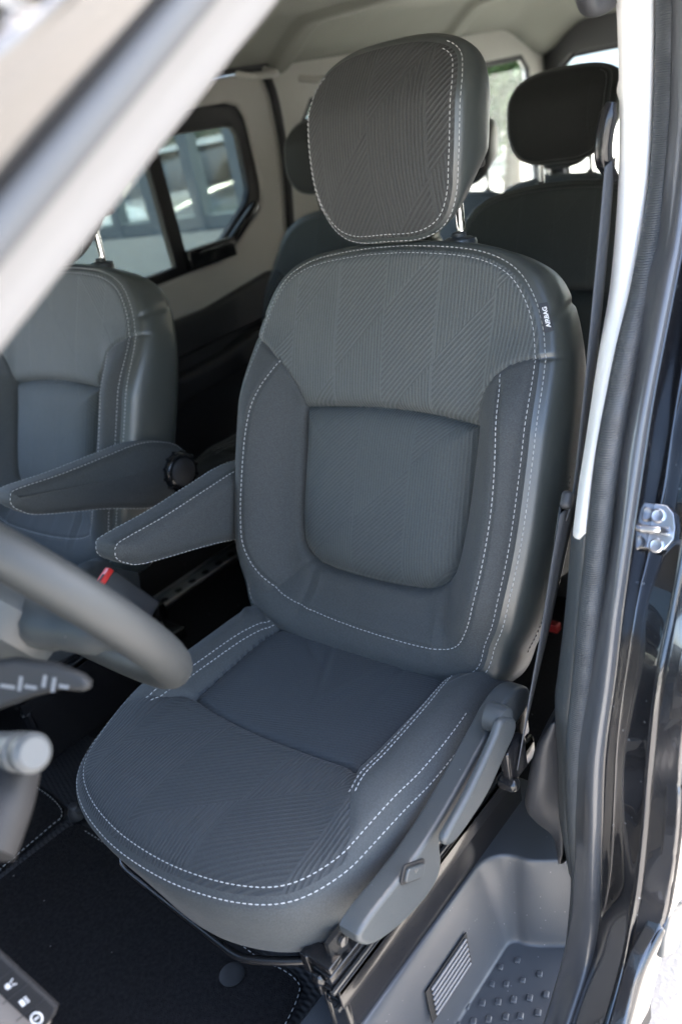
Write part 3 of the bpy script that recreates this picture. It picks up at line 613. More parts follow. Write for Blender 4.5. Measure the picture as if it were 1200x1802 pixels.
# striker
st = atY(1160, 930, float(JL[6][1])+.0)
JN = JL[6]*.5+JR[6]*.5; JN = JN-np.array([0, .008, 0])
def jc(k): return (JL[k]+JR[k])/2
jx = JR[6]-JL[6]; jx /= np.linalg.norm(jx); jz = jc(5)-jc(7); jz -= jx*(jz@jx); jz /= np.linalg.norm(jz); jn = np.cross(jx, jz); jn = jn if jn[1] < 0 else -jn
JN = jc(6)+jn*.006
def onj(x, y, dy=0):
    d = ray(x, y); t = ((JN-jn*dy-CAM)@jn)/(d@jn); return CAM+d*t
sp2 = [(1137, 888), (1148, 886), (1175, 890), (1188, 905), (1191, 930), (1188, 950), (1172, 968), (1150, 971), (1134, 962), (1131, 940), (1133, 915)]
pts = [onj(*p) for p in sp2]
stk = plate('door_striker', [((p-JN)@jx, (p-JN)@jz) for p in pts], (JN, jx, jz), .010, M_steel, van, .0015)
for (px, py) in ((1158, 908), (1155, 960)):
    mb = MB(); mb.lathe(onj(px, py, -.005), tuple(jn), [(.0085, 0), (.0085, .002), (.0065, .003), (.003, .002)], 24); mb.build('striker_screw', M_steel, stk)
mb = MB(); a = onj(1137, 936); b = onj(1176, 938); z_ = jn*.026
mb.tube(cr([a, a+z_*.8, a+z_+(b-a)*.12, a+z_+(b-a)*.88, b+z_*.8, b], 30), .0042, 12); mb.tube([a+np.array([-.002, -.002, .004]), b+np.array([.002, -.002, .004])], .005, 8); mb.build('striker_loop', M_steel, stk)
# ------------------------------------------------------------------ entry step, heightfield with rounded edges
X0, X1, Y0, Y1 = .20, .372, -.80, .10
nx, ny = 110, 340
xs = np.linspace(X0-.05, X1, nx); ys = np.linspace(Y0, Y1, ny); GX, GY = np.meshgrid(xs, ys, indexing='ij')
ye = -.045+.038*sstep(GX, .27, .36)*1.0
sdx = GX-.224; sdy = ye-GY
r_ = .05
ax = r_-sdx; ay = r_-sdy
sd_ = r_-np.where((ax > 0) & (ay > 0), np.hypot(ax, ay), np.maximum(ax, ay))     # >0 inside the well
H0, H1 = .602, .447
prof = sstep(sd_, -.004, .045)**.85
fill = np.where(sd_ < 0, 0, prof)
GZ = H0-(H0-H1)*sstep(sd_, -.003, .034)
GZ += .006*np.exp(-((sd_+.002)/.006)**2)*0
V = np.stack([GX, GY, GZ], -1).reshape(-1, 3)
i, j = np.meshgrid(np.arange(nx-1), np.arange(ny-1), indexing='ij'); a = i*ny+j
step = mesh_np('entry_step', V, np.stack([a, a+ny, a+ny+1, a+1], -1).reshape(-1, 4), M_step, van)
s_ = step.modifiers.new('thickness', 'SOLIDIFY'); s_.thickness = .004; s_.offset = -1
mb = MB()
for k, (px, py) in enumerate([(872, 1664), (910, 1689), (880, 1701), (852, 1707), (949, 1713), (919, 1724), (890, 1731), (865, 1731), (836, 1737), (960, 1749), (931, 1755), (903, 1758), (876, 1762), (848, 1764), (820, 1770), (946, 1781), (915, 1787), (889, 1788), (859, 1793), (832, 1796), (803, 1803), (980, 1780), (925, 1815), (897, 1818), (870, 1822), (955, 1812)]):
    p = atZ(px, py, .449); s2 = .0085 if py < 1740 else .0095; mb.box(p+np.array([0, 0, -.0010]), (s2, s2*1.15, .004), np.array(Matrix.Rotation(.35, 3, 'Z')))
mb.build('stud_pattern', M_step, step, bevel=.0022)
mb = MB(); zz = .515
gv = [(-.14, .53), (-.255, .53), (-.285, .475), (-.165, .475)]
M_grille = mat('vent_grille', (.16, .16, .165), .5, var=.05)
vn = np.array([.97, 0, .26]); vn /= np.linalg.norm(vn)
gc = np.array([.2430, -.222, .524]); ey = np.array([-.26, 0, .97]); ey /= np.linalg.norm(ey); ey = -ey*-1
ex = np.array([0, 1., 0])
plate('vent_recess', [(-.060, -.023), (.045, -.023), (.060, .023), (-.048, .023)], (gc+vn*.002, ex, ey), .002, M_black, step, .0004)
for k in range(6):
    h = -.0175+k*.0070; mb.box(gc+vn*.0045+ey*h+ex*(.0016*k*1.3-.003), (.003, .092, .0044), np.stack([vn, ex, ey], 1))
mb.build('vent_slats', M_grille, step, bevel=.001)
# step lip and dark gap against the seal
mb = MB(); lp = [(X1-.002, y, H0-(H0-H1)*float(sstep(np.array([-.007-y]), -.003, .034)[0])) for y in np.linspace(-.75, .02, 90)]
mb.tube(lp, .0035, 8); mb.build('step_lip', M_step, van)
mb = MB(); mb.box((.385, -.35, .28), (.03, .9, .30)); mb.box((.30, -.2, .40), (.2, 1.0, .03)); mb.build('sill_core', M_black, van)
# ------------------------------------------------------------------ floor
mb = MB(); mb.box((-.55, 1.3, .54), (1.56, 4.6, .02)); flo = mb.build('cabin_floor', M_carpet, van)
M_ribfloor = mat('ribbed_floor_rubber', (.016, .016, .018), .6, var=.1)
nt_ = M_ribfloor.node_tree; tcn = nt_.nodes.new('ShaderNodeTexCoord'); sp_ = nt_.nodes.new('ShaderNodeSeparateXYZ'); nt_.links.new(tcn.outputs['Object'], sp_.inputs[0])
bump(nt_, nt_.nodes['Principled BSDF'], val(nt_, 'MULTIPLY', val(nt_, 'SINE', val(nt_, 'MULTIPLY', sp_.outputs[1], 700)), val(nt_, 'SINE', val(nt_, 'MULTIPLY', sp_.outputs[0], 210))), .0007)
mb = MB(); mb.box((-.42, -.55, .5525), (1.22, .75, .004)); mb.build('rubber_floor', M_ribfloor, van)
def mat_thing(name, px, lab, stitchpx, z=.556):
    P = [atZ(*p, z)[:2] for p in px]; e = empty(name, (float(np.mean([p[0] for p in P])), float(np.mean([p[1] for p in P])), z-.001), lab, 'floor mat')
    plate('carpet_pile', [tuple(p) for p in P], ((0, 0, z+.003), (1, 0, 0), (0, 1, 0)), .007, M_carpet, e, .002)
    mb = MB(); stitches(mb, [np.array([*atZ(*p, z+.007)[:2], z+.0072]) for p in cr(stitchpx, 200)], .006, .004, .0007); mb.build('edge_stitching', M_thread, e)
    return e
m1 = mat_thing('floor_mat', [(118, 1462), (140, 1452), (160, 1462), (215, 1500), (240, 1545), (300, 1580), (345, 1596), (455, 1680), (475, 1692), (505, 1706), (524, 1722), (532, 1745), (505, 1806), (380, 2000), (60, 2300), (-300, 2000), (-250, 1750), (0, 1553)], 'black carpet driver floor mat with pale edge stitching and a round clip', [(150, 1462), (215, 1506), (238, 1548), (300, 1584), (345, 1602), (455, 1686), (475, 1696), (500, 1708), (520, 1724), (527, 1745), (500, 1806), (450, 1880)])
m2 = mat_thing('floor_mat', [(-60, 1380), (30, 1370), (60, 1378), (95, 1402), (114, 1425), (112, 1442), (95, 1456), (0, 1535), (-150, 1660), (-400, 1500)], 'black carpet mat piece at the left, beside the driver floor mat', [(-60, 1384), (28, 1374), (58, 1382), (92, 1405), (109, 1426), (107, 1440), (92, 1452), (0, 1530), (-120, 1630)])
mb = MB(); p = atZ(409, 1715, .563); mb.lathe(p, (0, 0, 1), [(.019, 0), (.0195, .0015), (.017, .003), (.006, .0022)], 36); mb.build('mat_clip', M_black, m1)
mb = MB(); p = atZ(168, 1527, .563); mb.lathe(p, (0, 0, 1), [(.019, 0), (.0195, .001), (.017, .0015), (.006, .001)], 36); mb.build('mat_clip', M_carpet, m1)
mb = MB(); p = atZ(138, 1437, .56); mb.lathe(p, (0, 0, 1), [(.016, 0), (.016, .012), (.013, .02), (.008, .03)], 20); mb.box(p+np.array([0, 0, .02]), (.03, .012, .012)); mb.build('mat_fixing', M_plasticd, van, bevel=.002)
# floor rail between the front seats and the rear rows
for (pa_, pb_) in (((262, 1078), (402, 968)),):
    A = atZ(*pa_, .60); B = atZ(*pb_, .60); d = (B-A)/np.linalg.norm(B-A); A = A+d*0; B = A+d*1.2
    d0 = np.array([0, 1., 0]); A = atZ(275, 1068, .60); B = A+d0*1.5
    mb = MB()
    for off, wid, hh2 in ((0, .060, .006), (-.027, .006, .016), (.027, .006, .016)): mb.box((A+B)/2+np.array([off, 0, hh2/2-.004]), (wid, 1.5, hh2))
    rl = mb.build('floor_rail', M_alu, van, bevel=.001)
    mb = MB()
    for k in range(30): mb.lathe(A+d0*(.03+k*.049)+np.array([0, 0, .0025]), (0, 0, 1), [(.011, 0), (.011, .001)], 14)
    mb.build('slot_pattern', M_black, rl)
    mb = MB(); mb.box(A+np.array([0, -.03, .0]), (.075, .07, .045)); mb.box(A+np.array([.06, -.05, -.02]), (.16, .05, .03)); mb.build('rail_end', M_blackmetal, van, bevel=.004)
# ------------------------------------------------------------------ interior: far side wall, windows, roof
FX = ((-1.28, 0, 0), (0, 1, 0), (0, 0, 1))
wy = lambda px, k=-1.28: tuple(atX(*px, k)[[1, 2]])
win = [(.30, 1.275), (.80, 1.280), (1.03, 1.285), (1.075, 1.300), (1.235, 1.395), (1.262, 1.43), (1.272, 1.50), (1.268, 1.66), (1.245, 1.700), (1.20, 1.715), (.30, 1.735)]
door = [(.05, 1.165), (1.24, 1.165), (1.325, 1.28), (1.375, 1.50), (1.385, 1.70), (1.36, 1.765), (1.30, 1.785), (.05, 1.79)]
plate('sliding_door_trim', door, FX, .03, M_beige, van, .010, holes=[win], res=4)
def inset(P, d):
    P = np.array(P); T = np.roll(P, -1, 0)-np.roll(P, 1, 0); T /= np.linalg.norm(T, axis=1)[:, None]; N_ = np.stack([-T[:, 1], T[:, 0]], 1); return [tuple(q) for q in P+N_*d]
w2 = cr(win, 140, True)
g1 = wy((288, 250)); g2 = wy((300, 470))
outerf = [tuple(p) for p in w2]
yd = float(atX(283, 330, -1.29)[1])
hl = [(.34, 1.305), (yd-.028, 1.310), (yd-.032, 1.66), (.34, 1.69)]
hr_ = [(yd+.022, 1.335), (1.03, 1.335), (1.075, 1.35), (1.195, 1.425), (1.222, 1.46), (1.228, 1.62), (1.215, 1.645), (1.18, 1.652), (yd+.018, 1.660)]
wf = plate('side_window', outerf, ((-1.292, 0, 0), (0, 1, 0), (0, 0, 1)), .030, M_rubberb, van, .006, holes=[hl, hr_])
def glassmat(name, tint, ior=1.45, dark=1.0):
    m = bpy.data.materials.new(name); m.use_nodes = True; nt = m.node_tree; nt.nodes.clear()
    t = nt.nodes.new('ShaderNodeBsdfTransparent'); t.inputs[0].default_value = (*tint, 1); g = nt.nodes.new('ShaderNodeBsdfGlossy'); g.inputs['Roughness'].default_value = .02
    f = nt.nodes.new('ShaderNodeFresnel'); ge = nt.nodes.new('ShaderNodeNewGeometry'); nt.links.new(val(nt, 'MULTIPLY_ADD', ge.outputs['Backfacing'], 1/ior-ior, ior), f.inputs[0]); mx = nt.nodes.new('ShaderNodeMixShader'); o = nt.nodes.new('ShaderNodeOutputMaterial')
    nt.links.new(f.outputs[0], mx.inputs[0]); nt.links.new(t.outputs[0], mx.inputs[1]); nt.links.new(g.outputs[0], mx.inputs[2]); nt.links.new(mx.outputs[0], o.inputs[0]); return m
M_tint = glassmat('tinted_glass', (.44, .47, .44)); M_clear = glassmat('clear_glass', (.85, .88, .86))
plate('pane', [(p[0], p[1]) for p in inset(w2, .008)], ((-1.292, 0, 0), (0, 1, 0), (0, 0, 1)), .004, M_tint, wf)
mb = MB(); mb.box((-1.262, .985, 1.318), (.03, .19, .058)); mb.box((-1.245, .99, 1.33), (.016, .12, .010)); mb.box((-1.262, 1.15, 1.372), (.02, .17, .03), np.array(Matrix.Rotation(math.radians(31), 3, 'X'))); mb.build('slider_latch', M_gloss, wf, bevel=.004)
# door seal loop
sl_p = [(.05, 1.805), (1.30, 1.800), (1.375, 1.780), (1.405, 1.70), (1.395, 1.50), (1.345, 1.27), (1.28, 1.15), (1.27, .60)]
mb = MB(); mb.tube([(-1.262, a_, b_) for a_, b_ in cr(sl_p, 90)], .014, 10); mb.build('sliding_door_seal', M_rubberb, van)
# lower dark door trim with ledge
mb = MB(); mb.box((-1.275, .65, .86), (.04, 1.25, .60)); lt = mb.build('lower_door_trim', M_plasticd, van, bevel=.01)
plate('door_ledge', [(.02, 1.165), (.02, 1.05), (1.27, 1.07), (1.30, 1.19), (1.20, 1.205), (.9, 1.17)], ((-1.262, 0, 0), (0, 1, 0), (0, 0, 1)), .05, M_plasticd, van, .014)
plate('door_armrest', [(.2, .93), (.2, .99), (.90, 1.03), (1.05, 1.055), (1.24, 1.05), (1.25, .97), (.6, .93)], ((-1.235, 0, 0), (0, 1, 0), (0, 0, 1)), .07, M_plasticd, van, .02)
# rear side wall
sw = [(1.31, .56), (3.30, .56), (3.30, 1.85), (1.31, 1.85)]
rq = [(1.55, 1.10), (3.10, 1.10), (3.14, 1.15), (3.14, 1.62), (3.08, 1.68), (1.60, 1.68), (1.54, 1.62)]
plate('rear_side_trim', sw, ((-1.302, 0, 0), (0, 1, 0), (0, 0, 1)), .04, M_beige, van, .008, holes=[rq])
rw = plate('rear_side_window', inset(rq, -.02), ((-1.29, 0, 0), (0, 1, 0), (0, 0, 1)), .012, M_rubberb, van, .003, holes=[inset(rq, .02)])
plate('pane', inset(rq, .01), ((-1.292, 0, 0), (0, 1, 0), (0, 0, 1)), .004, M_clear, rw)
# tailgate wall with window
tg_o = [(-1.30, .56), (.40, .56), (.40, 1.86), (-1.30, 1.86)]
tg_h = [(-1.22, 1.00), (.30, 1.00), (.33, 1.06), (.28, 1.60), (.22, 1.645), (-1.15, 1.645), (-1.21, 1.60)]
plate('tailgate_trim', tg_o, ((0, 3.30, 0), (1, 0, 0), (0, 0, 1)), .04, M_plasticd, van, .008, holes=[tg_h])
tw_ = plate('tailgate_window', inset(tg_h, -.02), ((0, 3.325, 0), (1, 0, 0), (0, 0, 1)), .012, M_rubberb, van, .003, holes=[inset(tg_h, .02)])
plate('pane', inset(tg_h, .01), ((0, 3.325, 0), (1, 0, 0), (0, 0, 1)), .004, M_clear, tw_)
# near side wall behind the B pillar
nw = [(.13, .56), (3.30, .56), (3.30, 1.80), (.30, 1.80)]
nh = [(.55, 1.18), (2.5, 1.18), (2.5, 1.66), (.60, 1.66)]
plate('near_side_trim', nw, ((.412, 0, 0), (0, 1, 0), (0, 0, 1)), .03, M_plasticd, van, .008, holes=[nh])
plate('near_side_window', inset(nh, -.01), ((.418, 0, 0), (0, 1, 0), (0, 0, 1)), .004, M_tint, van)
# roof: headliner shell with cross ribs, cant rail along the far side
ys = np.linspace(-.78, 3.35, 260); xs = np.linspace(-1.30, .42, 80); GX, GY = np.meshgrid(xs, ys, indexing='ij')
edge = np.minimum(GX+1.30, .42-GX)
GZ = 1.90-.11*(1-sstep(edge, 0, .24))-.028*sstep(edge, .0, .10)*0
for yb, wb, hb_ in ((.55, .10, .018), (1.45, .09, .024), (2.45, .10, .026)): GZ -= hb_*(sstep(GY, yb-wb/2-.02, yb-wb/2+.01)-sstep(GY, yb+wb/2-.01, yb+wb/2+.02))
GZ -= .13*sstep(GY, 2.9, 3.30)
GZ -= .05*(1-sstep(GY, -.78, -.45))
V = np.stack([GX, GY, GZ], -1).reshape(-1, 3); i, j = np.meshgrid(np.arange(79), np.arange(259), indexing='ij'); a = i*260+j
hl_ = mesh_np('headliner', V, np.stack([a, a+260, a+261, a+1], -1).reshape(-1, 4), M_head, van)
s_ = hl_.modifiers.new('thickness', 'SOLIDIFY'); s_.thickness = .03; s_.offset = 1
# painted outer roof above it
mb = MB(); mb.box((-.44, 1.32, 1.99), (1.70, 4.2, .03)); mb.build('roof_panel', M_paint, van, bevel=.012)
mb = MB(); mb.box((.425, 1.25, 1.86), (.10, 4.1, .20)); mb.build('roof_side_rail', M_plasticd, van, bevel=.03)  # unseen rail over the doorway, added to shade headrest and seat top
def grab(y0, y1, z, x=-1.19):
    mb = MB(); mb.tube(cr([(x-.03, y0, z), (x+.01, y0+.01, z-.012), (x+.035, y0+.03, z-.016), (x+.035, y1-.03, z-.016), (x+.01, y1-.01, z-.012), (x-.03, y1, z)], 40), .011, 12)
    return mb.build('grab_handle', M_beige, van)
g_a = atX(430, 128, -1.16); grab(g_a[1], g_a[1]+.12, float(g_a[2]), -1.16)
g_a = atX(540, 135, -1.16); grab(g_a[1], g_a[1]+.26, float(g_a[2]), -1.16)
mb = MB(); p = atZ(625, 47, 1.885); mb.lathe(p, (0, 0, -1), [(.03, 0), (.03, .006), (.026, .010)], 30); mb.build('courtesy_lamp', M_white, van)
mb = MB(); p = atX(1062, 3, .355); mb.tube(cr([p+np.array([.0, .06, .015]), p+np.array([-.01, .03, 0]), p+np.array([-.012, -.01, -.002]), p+np.array([0, -.05, .012])], 20), .010, 12); mb.build('pillar_handle', M_plasticd, van)
p = atX(1090, 160, .352)+np.array([.004, .012, 0]); mb = MB(); mb.lathe(p, (-1, -.2, 0), [(.016, -.01), (.016, .004), (.011, .009), (.005, .011)], 28); mb.build('belt_height_adjuster', M_white, van)
# ------------------------------------------------------------------ A pillar and windscreen edge (close to the lens)
def arail(pa, pb, k0, k1, n=8):
    A = atX(*pa, k0); B = atX(*pb, k1); d = B-A; return [A-d*.9+(d*2.6)*t for t in np.linspace(0, 1, n)]
a0 = arail((478, 0), (0, 600), .400, .400)
a1 = arail((335, 0), (0, 398), .455, .455)
a1b = arail((300, 0), (0, 358), .465, .465)
a2 = arail((262, 0), (0, 300), .472, .472)
a3 = arail((178, 0), (0, 180), .482, .482)
a4 = arail((95, 0), (0, 85), .488, .488)
a5 = arail((10, 0), (0, -20), .484, .484)
a6 = [p+np.array([.03, -.10, .05]) for p in a5]
bk_ = [p+np.array([-.05, -.05, .0]) for p in a0]
M_pillar = mat('lightened_pillar_paint', (.085, .083, .082), .3, .7, coat=.8, var=.05)  # dark van paint lightened to carry sky and ground reflections in its colour
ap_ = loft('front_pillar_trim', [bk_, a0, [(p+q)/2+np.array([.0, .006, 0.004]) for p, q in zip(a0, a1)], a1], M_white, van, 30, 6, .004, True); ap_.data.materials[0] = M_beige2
mb = MB(); mb.tube([(p+q)/2+np.array([0, .004, 0]) for p, q in zip(a1, a1b)], .010, 10); mb.build('front_pillar_seal', M_rubber, van)
loft('front_pillar_gap', [a1b, [(p+q)/2+np.array([-.012, -.004, 0]) for p, q in zip(a1b, a2)], a2], M_black, van, 30, 4, .003)
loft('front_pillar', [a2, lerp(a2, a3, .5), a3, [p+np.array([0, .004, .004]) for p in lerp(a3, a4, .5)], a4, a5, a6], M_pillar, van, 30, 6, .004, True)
mb = MB(); A1 = np.array([-.44, -.80, 1.88]); B1 = np.array([-.44, -1.60, 1.12]); dv = (B1-A1)/np.linalg.norm(B1-A1); nv = np.cross([1., 0, 0], dv)
mb.box((A1+B1)/2, (1.58, np.linalg.norm(B1-A1), .005), np.stack([np.array([1., 0, 0]), dv, nv], 1)); mb.build('windscreen', glassmat('windscreen_glass', (.50, .53, .51)), van, smooth=False)
mb = MB(); mb.box((-.46, -1.20, .90), (1.60, .66, .46)); mb.box((-.46, -1.30, .62), (1.60, .5, .3)); mb.build('dashboard', M_plasticd, van, bevel=.04)
mb = MB(); mb.box((-1.29, -.48, .86), (.05, 1.0, .62)); mb.build('passenger_door_trim', M_plasticd, van, bevel=.015)
# ------------------------------------------------------------------ steering wheel, column, stalk
wc = atD(211, 1097, .74)-np.array([.190, 0, 0]); wax = np.array([0, .86, .51]); wax /= np.linalg.norm(wax)
E_ = 'x'
swh = empty('steering_wheel', tuple(wc), 'dark grey leather steering wheel, out of focus at the left edge', 'steering wheel')
ux = np.array([1., 0, 0]); uy = np.cross(wax, ux)
RW = .188
rim = [wc+RW*(math.cos(t)*ux+math.sin(t)*uy) for t in np.linspace(0, 2*math.pi, 96, endpoint=False)]
mb = MB(); mb.tube(rim, .0210, 20, closed=True); mb.build('rim', mat('wheel_leather', (.027, .030, .031), .5, bs=900, bd=.0004, var=.05), swh)
mb = MB(); mb.lathe(wc-wax*.055, wax, [(.04, -.02), (.075, 0), (.078, .03), (.065, .045), (.03, .052)], 40); mb.build('airbag_hub', M_plastic, swh)
for dx, dy_ in ((1, .15), (-1, .15), (0, -1)):
    d = dx*ux+dy_*uy; d /= np.linalg.norm(d); s2 = np.cross(wax, d)
    mb = MB(); mb.tube(cr([wc+d*.05-wax*.025, wc+d*.11-wax*.018, wc+d*(RW-.005)], 14), [.026]*5+[.022]*5+[.017]*4, 12)
    spk = mb.build('spoke', M_plastic, swh)
    if dx == 1:
        mb = MB()
        for k in range(5): mb.box(wc+d*(.085+.012*k)-wax*.002-s2*.012, (.006, .014, .010))
        mb.build('spoke_button', M_chrome, spk, bevel=.002)
        mb = MB(); mb.tube([wc+d*.06+s2*.02, wc+d*.16+s2*.014], .004, 8); mb.build('spoke_trim', M_steel, spk)
# column shroud and stalk
cb = atD(30, 1235, .80); 
mb = MB(); mb.tube([wc-wax*.05, wc-wax*.12-np.array([0, 0, .03]), wc-wax*.30-np.array([0, 0, .07])], [.040, .044, .05], 24); mb.build('column_shroud', M_plastic, van)
kp = atD(62, 1325, .62); kq = atD(-40, 1318, .70); kd = (kp-kq)/np.linalg.norm(kp-kq)
mb = MB(); mb.lathe(kq, kd, [(.010, 0), (.010, .02), (.0145, .03), (.0150, np.linalg.norm(kp-kq)-.022), (.0125, np.linalg.norm(kp-kq)-.020), (.0150, np.linalg.norm(kp-kq)-.016), (.0148, np.linalg.norm(kp-kq)-.004), (.011, np.linalg.norm(kp-kq))], 30)
stl = mb.build('control_stalk', mat('stalk_grey', (.06, .065, .068), .45, var=.04), van)
wd_ = .70; wf0 = atD(80, 1205, wd_); w1 = atD(160, 1215, wd_)-atD(0, 1190, wd_); w1 /= np.linalg.norm(w1); wn_ = -CF; wn_ = wn_-w1*(wn_@w1); wn_ /= np.linalg.norm(wn_); w2_ = np.cross(wn_, w1)
wl = [(float((atD(px, py, wd_)-wf0)@w1), float((atD(px, py, wd_)-wf0)@w2_)) for px, py in ((-60, 1168), (30, 1156), (100, 1166), (150, 1186), (162, 1198), (161, 1210), (150, 1216), (110, 1212), (60, 1226), (-20, 1256), (-70, 1262))]
ws_ = plate('wiper_stalk', wl[::-1], (wf0, w1, w2_), .014, mat('wiper_stalk_black', (.014, .015, .016), .55, spec=.3, var=.05), van, .005)
mb = MB(); B4 = np.stack([w1, w2_, wn_], 1)
for px, py, a_, b_ in ((20, 1205, .012, .003), (42, 1200, .003, .012), (60, 1206, .010, .003), (84, 1196, .003, .010), (100, 1202, .003, .012), (118, 1205, .008, .003)): mb.box(atD(px, py, wd_)+wn_*.0072, (a_, b_, .0005), B4)
mb.build('stalk_marking', mat('marking_grey', (.12, .125, .13), .5, var=.03), ws_)
lowc = [atD(25, 1400, .60), atD(10, 1480, .58), atD(-30, 1600, .55)]
mb = MB(); mb.tube(cr([atD(20, 1360, .66), atD(5, 1420, .64), atD(-25, 1500, .62)], 12), .022, 16); mb.build('column_cowl', mat('cowl_black', (.016, .016, .017), .6, spec=.3, var=.05), van)
# dash corner with three switches
M_dashdark = mat('dash_black', (.012, .012, .013), .7, spec=.2, var=.05); DD = .78; A_ = atD(0, 1690, DD)
def du(px, py): return atD(px, py, DD)
e1 = du(60, 1768)-du(14, 1709); e1 /= np.linalg.norm(e1); e2 = CF*1.0; nrm = -CF; nrm = nrm-e1*(nrm@e1); nrm /= np.linalg.norm(nrm); e2 = np.cross(nrm, e1)
dc = du(45, 1745); L2 = lambda px, py: (float((du(px, py)-dc)@e1), float((du(px, py)-dc)@e2))
dsw = plate('dash_switch_panel', [L2(*p) for p in ((104, 1768), (98, 1785), (74, 1815), (-80, 1670), (-80, 1560), (0, 1672))][::-1], (dc, e1, e2), .008, M_dashdark, van, .003)
plate('dash_end', [L2(*p) for p in ((92, 1780), (60, 1880), (-100, 1880), (-100, 1600), (-20, 1690))][::-1], (dc-nrm*.010, e1, e2), .010, mat('dash_taupe', (.16, .14, .125), .6, var=.04), van, .003)
mb = MB(); B3 = np.stack([e1, e2, nrm], 1)
for px, py in ((34, 1742), (58, 1772), (10, 1714)): mb.box(du(px, py)+nrm*.0042, (.0008, .034, .0006), B3)
mb.build('switch_gap', M_black, dsw)
M_icon = mat('icon_white', (.5, .5, .5), .5, var=.02)
mb = MB()
def ic(k, a, b): return du(*((22, 1728), (47, 1757), (68, 1787))[k])+nrm*.0045+e1*(a*.0017)+e2*(b*.0017)
mb.box(ic(0, 0, -1.5), (.005, .004, .0004), B3); mb.box(ic(0, 0, -2.6), (.003, .002, .0004), B3)
for a in (-1, 1): mb.box(ic(0, a*1.0, 1.2), (.001, .0024, .0004), B3); mb.box(ic(0, a*1.6, 2.6), (.001, .0018, .0004), B3)
mb.box(ic(1, 0, -1.5), (.006, .0042, .0004), B3)
for a in (-1, 0, 1): mb.box(ic(1, a*1.4, 1.4), (.0013, .003, .0004), B3)
rc = ic(2, 0, 0); mb.tube([rc+.0052*(math.cos(t)*e1+math.sin(t)*e2) for t in np.linspace(0, 6.283, 24, endpoint=False)], .0009, 6, closed=True); mb.box(rc, (.0015, .005, .0004), B3)
mb.build('switch_symbol', M_icon, dsw)
# ------------------------------------------------------------------ driver seat belt
belt = empty('seat_belt', (.34, .05, .85), 'grey driver seat belt hanging from the pale pillar guide, loose tongue', 'seat belt')
def ribbon(name, P, Wd, width, m, parent, th=.0014):
    P = cr(P, 90); Wd = cr(Wd, 90); Wd /= np.linalg.norm(Wd, axis=1)[:, None]
    G = np.stack([P-Wd*width/2, P-Wd*width/6, P+Wd*width/6, P+Wd*width/2], 1); V = G.reshape(-1, 3); i, j = np.meshgrid(np.arange(89), np.arange(3), indexing='ij'); a = i*4+j
    o = mesh_np(name, V, np.stack([a, a+1, a+5, a+4], -1).reshape(-1, 4), m, parent); s = o.modifiers.new('t', 'SOLIDIFY'); s.thickness = th; return o
bp = [atX(1072, 285, .352), atX(1055, 480, .352), atX(1033, 700, .350), atX(1015, 850, .348), atX(1003, 900, .346)]
ribbon('upper_webbing', bp, [(-.12, 1, .1), (-.12, 1, .1), (-.1, 1, .1), (-.1, 1, .1), (-.15, 1, .1)], .042, M_web, belt)
bp2 = [atX(1000, 890, .345), atX(982, 980, .34), atX(960, 1100, .335), atX(935, 1220, .328), atX(912, 1335, .320)]
ribbon('lower_webbing', bp2, [(.1, 1, .1), (-.2, 1, 0), (-.3, 1, 0), (-.35, 1, 0), (-.4, 1, 0)], .042, M_web, belt)
mb = MB(); g0 = atX(1079, 262, .350); mb.tube(cr([g0+np.array([0, 0, .05]), g0+np.array([-.006, -.008, .02]), g0+np.array([-.008, -.010, -.01]), g0+np.array([0, 0, -.035])], 16), [.006, .008]+[.0105]*10+[.009, .008, .007, .006], 14); mb.build('belt_guide', M_gloss, belt)
tq = atX(998, 882, .343); mb = MB(); Rt = np.array(Matrix.Rotation(math.radians(-35), 3, 'X')@Matrix.Rotation(math.radians(20), 3, 'Z'))
mb.box(tq, (.014, .050, .022), Rt); tgq = mb.build('belt_tongue', M_plasticd, belt, bevel=.005)
mb = MB(); mb.box(atX(984, 922, .340), (.003, .012, .046), np.array(Matrix.Rotation(math.radians(-30), 3, 'X'))); mb.build('tongue_blade', M_blackmetal, tgq, bevel=.001)
an = atX(905, 1345, .318); mb = MB(); mb.box(an+np.array([0, 0, .01]), (.014, .045, .055)); mb.lathe(an+np.array([.0, -.02, -.015]), (1, 0, 0), [(.010, -.012), (.010, .012), (.006, .014)], 12); mb.build('belt_anchor', M_gloss, belt, bevel=.004)
# red buckles of the rear row
for px, py in ((975, 1103), (965, 1135)):
    p = atY(px, py, .55); mb = MB(); mb.box(p, (.022, .02, .02)); rb = mb.build('rear_belt_buckle', mat('dull_red_plastic', (.22, .012, .012), .5, var=.05), None, bevel=.003)
    tag(rb, 'upper red rear belt buckle low behind the driver seat' if py < 1120 else 'lower red rear belt buckle low behind the driver seat', 'belt buckle', 'red rear buckles')
